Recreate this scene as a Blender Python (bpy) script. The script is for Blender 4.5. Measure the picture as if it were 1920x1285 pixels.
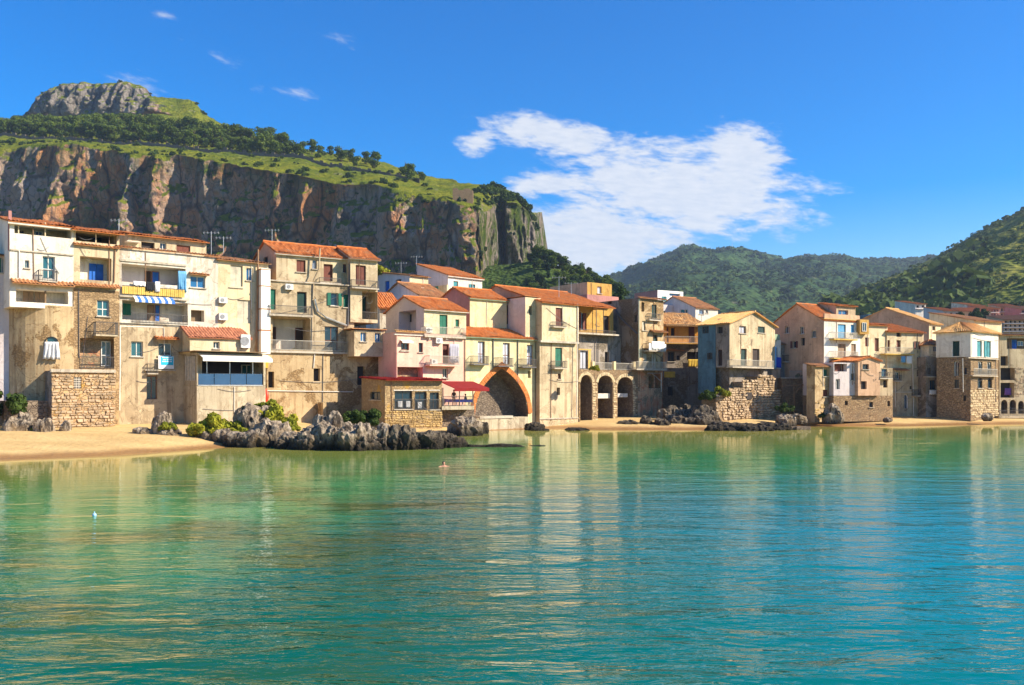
import bpy, math, random
import numpy as np
from math import sin, cos, tan, atan, radians, pi, sqrt
for o in list(bpy.data.objects): bpy.data.objects.remove(o)
sc = bpy.context.scene
COL = sc.collection
FPX, HOR, CAMZ = 1663.0, 730.0, 4.8          # focal length and horizon row of the photograph (1920 px wide), eye height

# ------------------------------------------------------------------ camera
cd = bpy.data.cameras.new('camera'); cam = bpy.data.objects.new('camera', cd); COL.objects.link(cam)
cam.location = (0, 0, CAMZ); cam.rotation_euler = (pi/2, 0, 0)
cd.sensor_width = 36; cd.lens = 36*FPX/1920; cd.shift_y = (HOR-642.5)/1920
cd.clip_start = .5; cd.clip_end = 12000
sc.camera = cam

# ------------------------------------------------------------------ light, sky, exposure
SUN_AZ, SUN_EL = 79.0, 34.0                   # degrees to the right of straight behind the camera
sdir = (sin(radians(SUN_AZ))*cos(radians(SUN_EL)), -cos(radians(SUN_AZ))*cos(radians(SUN_EL)), sin(radians(SUN_EL)))
from mathutils import Vector, Matrix
sl = bpy.data.lights.new('sun', 'SUN'); sun = bpy.data.objects.new('sun', sl); COL.objects.link(sun)
sl.energy = 5.0; sl.angle = radians(.55); sl.color = (1, .90, .74)
sun.rotation_euler = Vector(sdir).to_track_quat('Z', 'Y').to_euler(); sun.location = (200, -50, 300)

W = bpy.data.worlds.new('World'); sc.world = W; W.use_nodes = True
nt = W.node_tree; N = nt.nodes; L = nt.links; N.clear()
def wn(t, **k):
    n = N.new(t)
    for a, v in k.items(): setattr(n, a, v)
    return n
def wm(op, a, b=None, c=None, clamp=False):
    n = wn('ShaderNodeMath', operation=op); n.use_clamp = clamp
    for i, x in enumerate((a, b, c)):
        if x is None: continue
        if isinstance(x, (int, float)): n.inputs[i].default_value = x
        else: L.new(x, n.inputs[i])
    return n.outputs[0]
out = wn('ShaderNodeOutputWorld'); bg = wn('ShaderNodeBackground')
sky = wn('ShaderNodeTexSky', sky_type='NISHITA'); sky.sun_disc = False
sky.sun_elevation = radians(SUN_EL); sky.sun_rotation = radians(180-SUN_AZ)
sky.air_density = 1.0; sky.dust_density = .05; sky.ozone_density = 2.0; sky.altitude = 0
hs = wn('ShaderNodeHueSaturation'); hs.inputs['Saturation'].default_value = 1.75; hs.inputs['Value'].default_value = 1.03; hs.inputs['Hue'].default_value = .513
L.new(sky.outputs[0], hs.inputs['Color'])
tc = wn('ShaderNodeTexCoord'); sp = wn('ShaderNodeSeparateXYZ'); L.new(tc.outputs['Generated'], sp.inputs[0])
az = wm('MULTIPLY', wm('ARCTAN2', sp.outputs[0], sp.outputs[1]), 180/pi)
el = wm('MULTIPLY', wm('ARCSINE', sp.outputs[2]), 180/pi)
def wnoise(sx, sy, scale, det=8, rough=.6, off=0, shear=0.0, dist=0):
    cb = wn('ShaderNodeCombineXYZ')
    L.new(wm('MULTIPLY', az, sx), cb.inputs[0]); L.new(wm('MULTIPLY', wm('MULTIPLY_ADD', az, shear, el), sy), cb.inputs[1]); cb.inputs[2].default_value = off
    n = wn('ShaderNodeTexNoise'); n.inputs['Scale'].default_value = scale; n.inputs['Detail'].default_value = det; n.inputs['Roughness'].default_value = rough
    n.inputs['Distortion'].default_value = dist
    L.new(cb.outputs[0], n.inputs['Vector']); return n.outputs['Fac']
def blob(a0, e0, ra, re, shear=0.0):
    da = wm('DIVIDE', wm('SUBTRACT', az, a0), ra)
    ee = wm('MULTIPLY_ADD', wm('SUBTRACT', az, a0), shear, wm('SUBTRACT', el, e0))
    de = wm('DIVIDE', ee, re)
    r = wm('SQRT', wm('ADD', wm('MULTIPLY', da, da), wm('MULTIPLY', de, de)))
    return wm('SUBTRACT', 1.0, r)
def wmax(*a):
    r = a[0]
    for x in a[1:]: r = wm('MAXIMUM', r, x)
    return r
m = wmax(blob(10.8, 12.4, 9.6, 3.4, .10), blob(5.0, 9.6, 9.0, 3.6, .0), blob(2.4, 15.9, 5.2, 1.35, .12), blob(14.6, 14.4, 3.6, 2.0, .25), wm('SUBTRACT', blob(-2.2, 15.6, 2.0, 1.2), .25), wm('SUBTRACT', blob(2.2, 12.9, 5.0, 1.1, -.1), .1))
n1 = wnoise(.30, .75, 1.0, 9, .62, 3.3, .12, .3)
n2 = wnoise(.9, 3.2, 1.0, 6, .6, 8.1, .10)
d = wm('ADD', wm('MULTIPLY', m, 1.30), wm('ADD', wm('MULTIPLY', wm('SUBTRACT', n1, .5), 2.3), wm('MULTIPLY', wm('SUBTRACT', n2, .5), .8)))
d = wm('ADD', d, .04)
mr = wn('ShaderNodeMapRange', interpolation_type='SMOOTHSTEP'); L.new(d, mr.inputs[0]); mr.inputs[1].default_value = .05; mr.inputs[2].default_value = .75
wisp = wmax(blob(-13.8, 18.0, 1.9, .5, .1), blob(-18.4, 19.6, 2.2, .55, .25), blob(-10.7, 21.1, 1.5, .6), blob(-22.6, 17.4, 3.4, 1.0, .2), blob(-16.2, 18.0, 1.0, .4), blob(-21.5, 21.4, 1.3, .4))
dw = wm('ADD', wm('MULTIPLY', wisp, .8), wm('MULTIPLY', wm('SUBTRACT', wnoise(.5, 1.6, 1.0, 8, .65, 5, .2), .5), 3.0))
mr2 = wn('ShaderNodeMapRange', interpolation_type='SMOOTHSTEP'); L.new(dw, mr2.inputs[0]); mr2.inputs[1].default_value = .25; mr2.inputs[2].default_value = 1.5; mr2.inputs[4].default_value = .7
cl = wm('MAXIMUM', wm('MULTIPLY', mr.outputs[0], .93), wm('MULTIPLY', mr2.outputs[0], wm('GREATER_THAN', wisp, -.6)))
mx = wn('ShaderNodeMix', data_type='RGBA'); L.new(cl, mx.inputs['Factor']); L.new(hs.outputs[0], mx.inputs['A'])
cc = wn('ShaderNodeMix', data_type='RGBA'); cc.inputs['A'].default_value = (3.4, 3.8, 4.5, 1); cc.inputs['B'].default_value = (4.9, 4.95, 5.1, 1)
L.new(wm('MULTIPLY_ADD', n2, 1.6, -.3, clamp=True), cc.inputs['Factor']); L.new(cc.outputs['Result'], mx.inputs['B'])
L.new(mx.outputs['Result'], bg.inputs['Color']); bg.inputs['Strength'].default_value = .1
L.new(bg.outputs[0], out.inputs[0])
vs = sc.view_settings; vs.view_transform = 'Standard'; vs.look = 'None'; vs.exposure = .98; vs.gamma = 1; vs.use_curve_mapping = False
sc.cycles.use_denoising = True
sc.cycles.max_bounces = 6; sc.cycles.diffuse_bounces = 3; sc.cycles.glossy_bounces = 3; sc.cycles.transparent_max_bounces = 8
sc.cycles.caustics_reflective = False; sc.cycles.caustics_refractive = False

# ------------------------------------------------------------------ helpers
random.seed(7); RNG = np.random.default_rng(7)
def lin(*c): return tuple(((x/255)/12.92 if x/255 <= .04045 else ((x/255+.055)/1.055)**2.4) for x in c)
def W3(px, py, Y): return ((px-960)/FPX*Y, Y, CAMZ+(HOR-py)/FPX*Y)
def ground_pt(px, py, z=0.0):
    Y = FPX*(CAMZ-z)/(py-HOR); return ((px-960)/FPX*Y, Y, z)
def tag(o, label=None, cat=None, group=None, kind=None):
    if label: o['label'] = label
    if cat: o['category'] = cat
    if group: o['group'] = group
    if kind: o['kind'] = kind
    return o
def empty(name, loc=(0, 0, 0), rz=0):
    o = bpy.data.objects.new(name, None); COL.objects.link(o); o.location = loc; o.rotation_euler = (0, 0, rz); o.empty_display_size = .3; return o
def link(name, me, parent=None):
    o = bpy.data.objects.new(name, me); COL.objects.link(o)
    if parent: o.parent = parent
    return o
class MB:
    def __init__(s): s.v = []; s.f = []
    def add(s, vs, fs):
        k = len(s.v); s.v += [tuple(p) for p in vs]; s.f += [tuple(i+k for i in f) for f in fs]; return s
    def quad(s, a, b, c, d): return s.add((a, b, c, d), ((0, 1, 2, 3),))
    def poly(s, pts): return s.add(pts, (tuple(range(len(pts))),))
    def hexa(s, c):      # 8 corners: bottom 4 ccw, top 4 ccw
        return s.add(c, ((3, 2, 1, 0), (4, 5, 6, 7), (0, 1, 5, 4), (1, 2, 6, 5), (2, 3, 7, 6), (3, 0, 4, 7)))
    def box(s, x0, x1, y0, y1, z0, z1):
        return s.hexa([(x0, y0, z0), (x1, y0, z0), (x1, y1, z0), (x0, y1, z0), (x0, y0, z1), (x1, y0, z1), (x1, y1, z1), (x0, y1, z1)])
    def tube(s, pts, r, n=6, r2=None):
        pts = [Vector(p) for p in pts]; k0 = len(s.v); m = len(pts)
        for i, p in enumerate(pts):
            t = (pts[min(i+1, m-1)]-pts[max(i-1, 0)]).normalized()
            a = t.orthogonal().normalized() if abs(t.z) < .9 else Vector((1, 0, 0)); a = (a-t*a.dot(t)).normalized(); b = t.cross(a)
            rr = r if r2 is None else r+(r2-r)*i/(m-1)
            for j in range(n):
                q = p+a*(rr*cos(2*pi*j/n))+b*(rr*sin(2*pi*j/n)); s.v.append(tuple(q))
        for i in range(m-1):
            for j in range(n):
                s.f.append((k0+i*n+j, k0+i*n+(j+1) % n, k0+(i+1)*n+(j+1) % n, k0+(i+1)*n+j))
        s.f.append(tuple(k0+j for j in reversed(range(n)))); s.f.append(tuple(k0+(m-1)*n+j for j in range(n)))
        return s
    def mesh(s, name, mat, smooth=False):
        me = bpy.data.meshes.new(name); me.from_pydata(s.v, [], s.f); me.materials.append(M(mat) if isinstance(mat, str) else mat)
        if smooth: me.shade_smooth()
        me.update(); return me
    def build(s, name, mat, parent=None, smooth=False): return link(name, s.mesh(name, mat, smooth), parent)
def np_mesh(name, V, Fq, mat, smooth=True):
    me = bpy.data.meshes.new(name); V = np.asarray(V, np.float32); Fq = np.asarray(Fq, np.int32)
    me.vertices.add(len(V)); me.vertices.foreach_set('co', V.ravel())
    k = Fq.shape[1]; me.loops.add(Fq.size); me.loops.foreach_set('vertex_index', Fq.ravel())
    me.polygons.add(len(Fq)); me.polygons.foreach_set('loop_start', np.arange(0, Fq.size, k, dtype=np.int32))
    me.polygons.foreach_set('use_smooth', np.full(len(Fq), smooth)); me.update(calc_edges=True); me.validate()
    me.materials.append(M(mat)); return me
def grid_faces(nr, nc):
    i = np.arange(nr*nc).reshape(nr, nc)
    return np.stack([i[:-1, :-1], i[:-1, 1:], i[1:, 1:], i[1:, :-1]], -1).reshape(-1, 4)
_perm = RNG.permutation(4096)
def vnoise(x, y, z):
    xi, yi, zi = np.floor(x).astype(int), np.floor(y).astype(int), np.floor(z).astype(int)
    fx, fy, fz = x-xi, y-yi, z-zi
    fx, fy, fz = [t*t*t*(t*(t*6-15)+10) for t in (fx, fy, fz)]
    def h(a, b, c): return _perm[(_perm[(_perm[a & 4095]+b) & 4095]+c) & 4095]/2047.5-1
    r = 0
    for dx in (0, 1):
        for dy in (0, 1):
            for dz in (0, 1):
                r = r+h(xi+dx, yi+dy, zi+dz)*(fx if dx else 1-fx)*(fy if dy else 1-fy)*(fz if dz else 1-fz)
    return r
def fbm(x, y, z, o=4, g=.5):
    r = 0; a = 1; t = 0
    for i in range(o):
        r = r+a*vnoise(x*2**i+i*17.3, y*2**i+i*9.1, z*2**i+i*5.7); t += a; a *= g
    return r/t
def ridged(x, y, z, o=4):
    r = 0; a = 1; t = 0
    for i in range(o):
        r = r+a*(1-2*np.abs(vnoise(x*2**i+i*11.3, y*2**i+i*3.1, z*2**i+i*7.7))); t += a; a *= .5
    return r/t

# ------------------------------------------------------------------ materials
_MAT = {}
class NT:
    def __init__(s, name):
        s.m = bpy.data.materials.new(name); s.m.use_nodes = True; s.t = s.m.node_tree; s.n = s.t.nodes; s.l = s.t.links; s.n.clear()
        s.out = s.n.new('ShaderNodeOutputMaterial'); s.b = s.n.new('ShaderNodeBsdfPrincipled'); s.l.new(s.b.outputs[0], s.out.inputs[0])
        s.tc = s.n.new('ShaderNodeTexCoord'); s.oc = s.tc.outputs['Object']
    def set(s, inp, x):
        if isinstance(x, (int, float)): inp.default_value = x
        elif isinstance(x, tuple): inp.default_value = tuple(x)+((1,) if len(x) == 3 and len(inp.default_value) == 4 else ())
        else: s.l.new(x, inp)
    def math(s, op, a, b=None, c=None, clamp=False):
        n = s.n.new('ShaderNodeMath'); n.operation = op; n.use_clamp = clamp
        for i, x in enumerate((a, b, c)):
            if x is not None: s.set(n.inputs[i], x)
        return n.outputs[0]
    def map(s, scale=(1, 1, 1), loc=(0, 0, 0), rot=(0, 0, 0), vec=None):
        n = s.n.new('ShaderNodeMapping'); s.l.new(vec or s.oc, n.inputs[0]); n.inputs['Scale'].default_value = scale; n.inputs['Location'].default_value = loc; n.inputs['Rotation'].default_value = rot
        return n.outputs[0]
    def noise(s, scale, det=5, rough=.55, sc3=(1, 1, 1), loc=(0, 0, 0), dist=0, vec=None, rot=(0, 0, 0)):
        n = s.n.new('ShaderNodeTexNoise'); s.l.new(s.map(sc3, loc, rot, vec), n.inputs['Vector']); n.inputs['Scale'].default_value = scale; n.inputs['Detail'].default_value = det; n.inputs['Roughness'].default_value = rough; n.inputs['Distortion'].default_value = dist
        return n.outputs['Fac']
    def voro(s, scale, feat='F1', sc3=(1, 1, 1), out='Distance'):
        n = s.n.new('ShaderNodeTexVoronoi'); n.feature = feat; s.l.new(s.map(sc3), n.inputs['Vector']); n.inputs['Scale'].default_value = scale
        return n.outputs[out]
    def rng(s, x, a, b, lo=0.0, hi=1.0, smooth=True):
        n = s.n.new('ShaderNodeMapRange'); n.interpolation_type = 'SMOOTHSTEP' if smooth else 'LINEAR'; s.set(n.inputs[0], x)
        n.inputs[1].default_value = a; n.inputs[2].default_value = b; n.inputs[3].default_value = lo; n.inputs[4].default_value = hi; return n.outputs[0]
    def mix(s, f, a, b, mode='MIX'):
        n = s.n.new('ShaderNodeMix'); n.data_type = 'RGBA'; n.blend_type = mode
        s.set(n.inputs['Factor'], f); s.set(n.inputs['A'], a); s.set(n.inputs['B'], b); return n.outputs['Result']
    def bump(s, h, strength=.5, dist=.1, nrm=None):
        n = s.n.new('ShaderNodeBump'); n.inputs['Strength'].default_value = strength; n.inputs['Distance'].default_value = dist; s.l.new(h, n.inputs['Height'])
        if nrm is not None: s.l.new(nrm, n.inputs['Normal'])
        return n.outputs[0]
    def fin(s, col, rough=.9, nrm=None, spec=.2, metal=0.0):
        s.set(s.b.inputs['Base Color'], col); s.set(s.b.inputs['Roughness'], rough); s.b.inputs['Specular IOR Level'].default_value = spec; s.b.inputs['Metallic'].default_value = metal
        if nrm is not None: s.l.new(nrm, s.b.inputs['Normal'])
        return s.m
def plaster(name, base, stain, amt=.5, bare=None, bareamt=0.0, seed=0):
    amt = min(1.0, amt*1.3)
    t = NT(name); o = (seed*13.7, seed*7.1, seed*3.3); o2 = (o[0]+21, o[1]+4, o[2]+9); o3 = (o[0]+5, o[1]+17, o[2]+2); mixc = lambda k: tuple(k*a+(1-k)*b for a, b in zip(stain, base))
    big = t.noise(.2, 4, .6, loc=o); mid = t.noise(.9, 6, .65, loc=o); fine = t.noise(7, 5, .7, loc=o)
    c = t.mix(t.rng(big, .34, .66), tuple(min(.9, x*1.06) for x in base), tuple(x*.80 for x in base))
    pat = t.noise(.42, 10, .72, (1, 1, 1), o2, .8); f1 = t.math('MULTIPLY', t.rng(pat, .535, .565), min(1, amt*1.1))         # skin coat fallen away
    c = t.mix(t.math('MULTIPLY', f1, .8), c, t.mix(t.rng(mid, .35, .65), mixc(.45), mixc(.8)))
    rep = t.rng(t.noise(.5, 9, .68, (1, 1, .8), o3, .5), .60, .615); c = t.mix(t.math('MULTIPLY', rep, .5*amt), c, tuple(min(.88, x*1.18+.03) for x in base))   # repairs
    streak = t.noise(1.0, 6, .65, (2.4, 2.4, .11), o); c = t.mix(t.math('MULTIPLY', t.math('MULTIPLY', t.rng(streak, .47, .66), t.rng(mid, .3, .58)), min(1, .95*amt)), c, stain)
    c = t.mix(t.rng(t.noise(.75, 9, .8, loc=(o[0], o[1]+8, o[2])), .44, .64, 0, .6*amt), c, mixc(.6))
    c = t.mix(t.rng(t.noise(1.5, 9, .78, (1, 1, .7), (o[0]+5, o[1], o[2])), .585, .68, 0, .75*amt), c, tuple(x*.42 for x in stain))
    vec = t.n.new('ShaderNodeVectorMath'); vec.operation = 'MULTIPLY_ADD'; dn = t.n.new('ShaderNodeTexNoise'); t.l.new(t.map((1, 1, 1), o), dn.inputs['Vector']); dn.inputs['Scale'].default_value = .8; dn.inputs['Detail'].default_value = 5
    t.l.new(dn.outputs['Color'], vec.inputs[0]); vec.inputs[1].default_value = (1.6, 1.6, 1.6); t.l.new(t.map((1, 1, 1), o), vec.inputs[2]); vo = t.n.new('ShaderNodeTexVoronoi'); vo.feature = 'DISTANCE_TO_EDGE'; vo.inputs['Scale'].default_value = .30; t.l.new(vec.outputs[0], vo.inputs['Vector'])
    crack = t.math('MULTIPLY', t.rng(vo.outputs['Distance'], .0, .012, 1, 0), t.rng(big, .48, .6)); c = t.mix(t.math('MULTIPLY', crack, .7*amt), c, tuple(x*.35 for x in stain))
    c = t.mix(t.rng(fine, .35, .75, 0, .22), c, mixc(.7))
    h = t.math('SUBTRACT', t.math('ADD', t.math('MULTIPLY', mid, .5), t.math('MULTIPLY', fine, .4)), t.math('MULTIPLY', f1, .5))
    if bare:
        f = t.rng(t.noise(.33, 8, .7, (1, 1, 1), (o[0]+9, o[1]+4, o[2]+2), .6), .60-bareamt*.22, .63-bareamt*.22)
        br = t.voro(3.2, 'F1', (1, 1, 1.9)); ed = t.voro(3.2, 'DISTANCE_TO_EDGE', (1, 1, 1.9))
        bc = t.mix(t.rng(br, 0, .6), bare, tuple(x*.68 for x in bare)); bc = t.mix(t.rng(ed, 0, .09), tuple(x*.5 for x in bare), bc)
        c = t.mix(f, c, bc); h = t.math('ADD', h, t.math('MULTIPLY', f, t.math('MULTIPLY_ADD', t.rng(ed, 0, .12), .9, -1.2)))
    return t.fin(c, .92, t.bump(h, .6, .07), .12)
def tile(name, c1, c2, c3):
    t = NT(name); v = t.voro(1.0, 'F1', (4.0, 2.4, 4.0), 'Color')
    sp = t.n.new('ShaderNodeSeparateColor'); t.l.new(v, sp.inputs[0])
    c = t.mix(sp.outputs[0], c1, c2); c = t.mix(t.rng(t.noise(.8, 6, .65), .5, .7), c, c3); c = t.mix(t.rng(t.noise(5, 3), .55, .75, 0, .5), c, tuple(x*.5 for x in c3))
    return t.fin(c, .9, t.bump(t.noise(9, 3), .4, .03), .15)
def plain(name, col, rough=.7, var=.25, spec=.3, metal=0.0, scale=2.0):
    t = NT(name); n = t.noise(scale, 5, .6); c = t.mix(t.rng(n, .3, .75), col, tuple(x*(1-var) for x in col))
    return t.fin(c, rough, t.bump(t.noise(scale*6, 3), .15, .02), spec, metal)
def louvre(name, col):
    t = NT(name); w = t.n.new('ShaderNodeTexWave'); w.bands_direction = 'Z'; t.l.new(t.oc, w.inputs[0]); w.inputs['Scale'].default_value = 4.2; w.inputs['Distortion'].default_value = 0
    n = t.noise(1.3, 5, .6); c = t.mix(t.rng(n, .35, .75), col, tuple(x*.6 for x in col)); c = t.mix(t.rng(w.outputs[1], .1, .5, .45, 0), c, tuple(x*.3 for x in col))
    return t.fin(c, .6, t.bump(w.outputs[1], .6, .03), .3)
def stone(name, c1, c2, mortar, scale=2.6, bumpd=.12, lichen=None):
    t = NT(name); f = t.voro(scale, 'F1', (1, 1, 1.5), 'Color'); ed = t.voro(scale, 'DISTANCE_TO_EDGE', (1, 1, 1.5))
    sp = t.n.new('ShaderNodeSeparateColor'); t.l.new(f, sp.inputs[0])
    c = t.mix(sp.outputs[0], c1, c2); c = t.mix(t.rng(t.noise(6, 5, .65), .4, .75, 0, .6), c, tuple(x*.5 for x in c2)); c = t.mix(t.rng(ed, .0, .07), mortar, c)
    big = t.noise(.4, 5, .6); c = t.mix(t.rng(big, .5, .75, 0, .55), c, mortar)
    if lichen: c = t.mix(t.rng(t.noise(.5, 6, .7, loc=(4, 2, 9)), .56, .68, 0, .75), c, lichen)
    return t.fin(c, .95, t.bump(t.math('ADD', t.rng(ed, 0, .1), t.math('MULTIPLY', t.noise(9, 4), .4)), .8, bumpd), .1)
def glass(name, col, rough=.08):
    t = NT(name); n = t.noise(.7, 2); return t.fin(t.mix(n, col, tuple(x*.5 for x in col)), rough, None, .5)
def leaf(name, c1, c2, c3, sc=.35):
    t = NT(name); g = t.n.new('ShaderNodeObjectInfo'); n = t.noise(sc, 3, .6); c = t.mix(t.rng(n, .3, .7), c1, c2)
    c = t.mix(t.math('MULTIPLY', g.outputs['Random'], .6), c, c3); m = t.fin(c, .8, None, .15)
    tr = t.n.new('ShaderNodeBsdfTranslucent'); t.set(tr.inputs[0], c); ms = t.n.new('ShaderNodeMixShader'); ms.inputs[0].default_value = .25
    t.l.new(t.b.outputs[0], ms.inputs[1]); t.l.new(tr.outputs[0], ms.inputs[2]); t.l.new(ms.outputs[0], t.out.inputs[0]); return m
def mat_rock_big():      # the mountain: limestone stained ochre and rust, grass where it is flat enough
    t = NT('mountain_rock'); geo = t.n.new('ShaderNodeNewGeometry'); s3 = t.n.new('ShaderNodeSeparateXYZ'); t.l.new(geo.outputs['Normal'], s3.inputs[0])
    n1 = t.noise(.018, 6, .65, dist=.5); st = t.noise(.16, 6, .62, (1, 1, .09)); st2 = t.noise(.035, 6, .65, (1, 1, .35), (40, 3, 8)); f = t.noise(.35, 6, .7)
    at = t.n.new('ShaderNodeAttribute'); at.attribute_name = 'crag'; cr = at.outputs['Fac']
    c = t.mix(t.rng(f, .3, .7), (.66, .56, .47), (.38, .31, .26))
    och = t.mix(t.rng(st, .36, .60), (.74, .40, .20), (.72, .29, .11)); och = t.mix(t.rng(n1, .42, .6), och, (.64, .45, .33))
    c = t.mix(t.math('MULTIPLY', t.rng(st2, .36, .52), t.math('SUBTRACT', 1.0, cr)), c, och)
    c = t.mix(t.rng(st, .57, .72, 0, .6), c, (.13, .105, .095))
    c = t.mix(t.rng(t.noise(.05, 7, .72, (1, 1, .5), (9, 9, 1)), .56, .66, 0, .65), c, (.16, .13, .115))
    c = t.mix(t.math('MULTIPLY', t.rng(t.noise(.06, 7, .75, (1, 1, .5), (70, 9, 1)), .52, .60), t.rng(s3.outputs[2], -.15, .25)), c, (.055, .095, .018))
    ck = t.voro(.075, 'DISTANCE_TO_EDGE', (1, 1, .42)); ck2 = t.voro(.24, 'DISTANCE_TO_EDGE', (1, 1, .6)); c = t.mix(t.rng(ck, 0, .08, .75, 0), c, (.06, .055, .055)); c = t.mix(t.rng(ck2, 0, .09, .45, 0), c, (.09, .08, .075)); c = t.mix(t.math('MULTIPLY', cr, .45), c, (.16, .145, .12))
    c = t.mix(t.rng(t.noise(.09, 7, .75, (1, 1, .6), (3, 77, 5)), .56, .66, 0, .6), c, (.56, .48, .38))
    av = t.n.new('ShaderNodeAttribute'); av.attribute_name = 'veg'; c = t.mix(t.math('MULTIPLY', av.outputs['Fac'], t.rng(t.noise(.09, 8, .75, (1, 1, .55), (17, 2, 8)), .42, .54)), c, t.mix(t.rng(f, .35, .65), (.13, .17, .02), (.05, .085, .014)))
    gr = t.mix(t.rng(t.noise(.05, 6, .7), .35, .65), (.30, .30, .022), (.15, .20, .02)); gr = t.mix(t.rng(t.noise(.4, 5, .75), .48, .7, 0, .8), gr, (.05, .09, .014))
    gr = t.mix(t.rng(t.noise(.12, 6, .75, loc=(5, 5, 5)), .60, .68, 0, .8), gr, (.36, .31, .24))
    gf = t.rng(t.math('SUBTRACT', t.math('ADD', s3.outputs[2], t.math('MULTIPLY_ADD', f, .5, -.25)), t.math('MULTIPLY', cr, .18)), .42, .56)
    c = t.mix(gf, c, gr)
    return t.fin(c, .95, t.bump(t.math('ADD', t.math('ADD', f, t.math('MULTIPLY', st, .8)), t.math('MULTIPLY', t.noise(1.0, 6, .75), .6)), 1.0, 4.5), .05)
def mat_wood(name, g1, g2, g3, rock=None, sc=1.0):
    t = NT(name); a = t.noise(.012*sc, 6, .65); b = t.noise(.06*sc, 6, .7); c3 = t.voro(.12*sc)
    ba = t.noise(.02*sc, 6, .65, (.35, .35, 3.2), (3, 1, 4)); c = t.mix(t.rng(a, .35, .65), g1, g2); c = t.mix(t.rng(ba, .48, .62, 0, .8), c, tuple(x*1.25 for x in g2)); c = t.mix(t.rng(b, .5, .68), c, g3); c = t.mix(t.rng(c3, .1, .6, .6, 0), c, tuple(x*.45 for x in g3))
    if rock: c = t.mix(t.rng(t.noise(.03*sc, 6, .7, (1, 1, 3), (7, 5, 2)), .60, .68, 0, .7), c, rock)
    return t.fin(c, .95, t.bump(t.math('ADD', b, c3), .8, 6/sc), .03)
def mat_shore_rock(name, dark=.0):
    t = NT(name); geo = t.n.new('ShaderNodeNewGeometry'); s3 = t.n.new('ShaderNodeSeparateXYZ'); t.l.new(geo.outputs['Position'], s3.inputs[0])
    f = t.noise(1.6, 8, .75); st = t.noise(1.5, 7, .7, (1.6, 1.6, .4)); c = t.mix(t.rng(f, .35, .62), (.62, .50, .36), (.32, .24, .16))
    c = t.mix(t.rng(st, .48, .60, 0, .92), c, (.05, .038, .03)); c = t.mix(t.rng(t.noise(.6, 5), .55, .68, 0, .6), c, (.30, .20, .10))
    wl = t.math('ADD', s3.outputs[2], t.math('MULTIPLY_ADD', st, 2.2, -1.1))
    c = t.mix(t.rng(wl, .1, 1.3, .97, dark), c, (.022, .018, .011))
    return t.fin(c, t.rng(wl, .1, .5, .5, .95), t.bump(t.math('ADD', st, t.math('MULTIPLY', t.noise(5, 6, .75), .6)), 1.0, .45), .15)
def mat_ground():
    t = NT('ground_sand'); geo = t.n.new('ShaderNodeNewGeometry'); s3 = t.n.new('ShaderNodeSeparateXYZ'); t.l.new(geo.outputs['Position'], s3.inputs[0])
    c = t.mix(t.rng(t.noise(.5, 5, .6, (.35, 1, 1)), .35, .65), (.62, .43, .18), (.53, .345, .135)); c = t.mix(t.rng(t.noise(8, 3), .5, .8, 0, .35), c, (.36, .22, .11))
    z = t.math('ADD', s3.outputs[2], t.math('MULTIPLY_ADD', t.noise(.25, 4), .25, -.12))
    c = t.mix(t.rng(z, .10, .42), (.30, .155, .055), c)
    c = t.mix(t.rng(s3.outputs[2], 2.2, 3.2), c, (.10, .10, .04))
    return t.fin(c, t.rng(z, .05, .3, .35, .95), t.bump(t.math('ADD', t.noise(3, 5), t.math('MULTIPLY', t.voro(1.6), .6)), .7, .10), .2)
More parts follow.
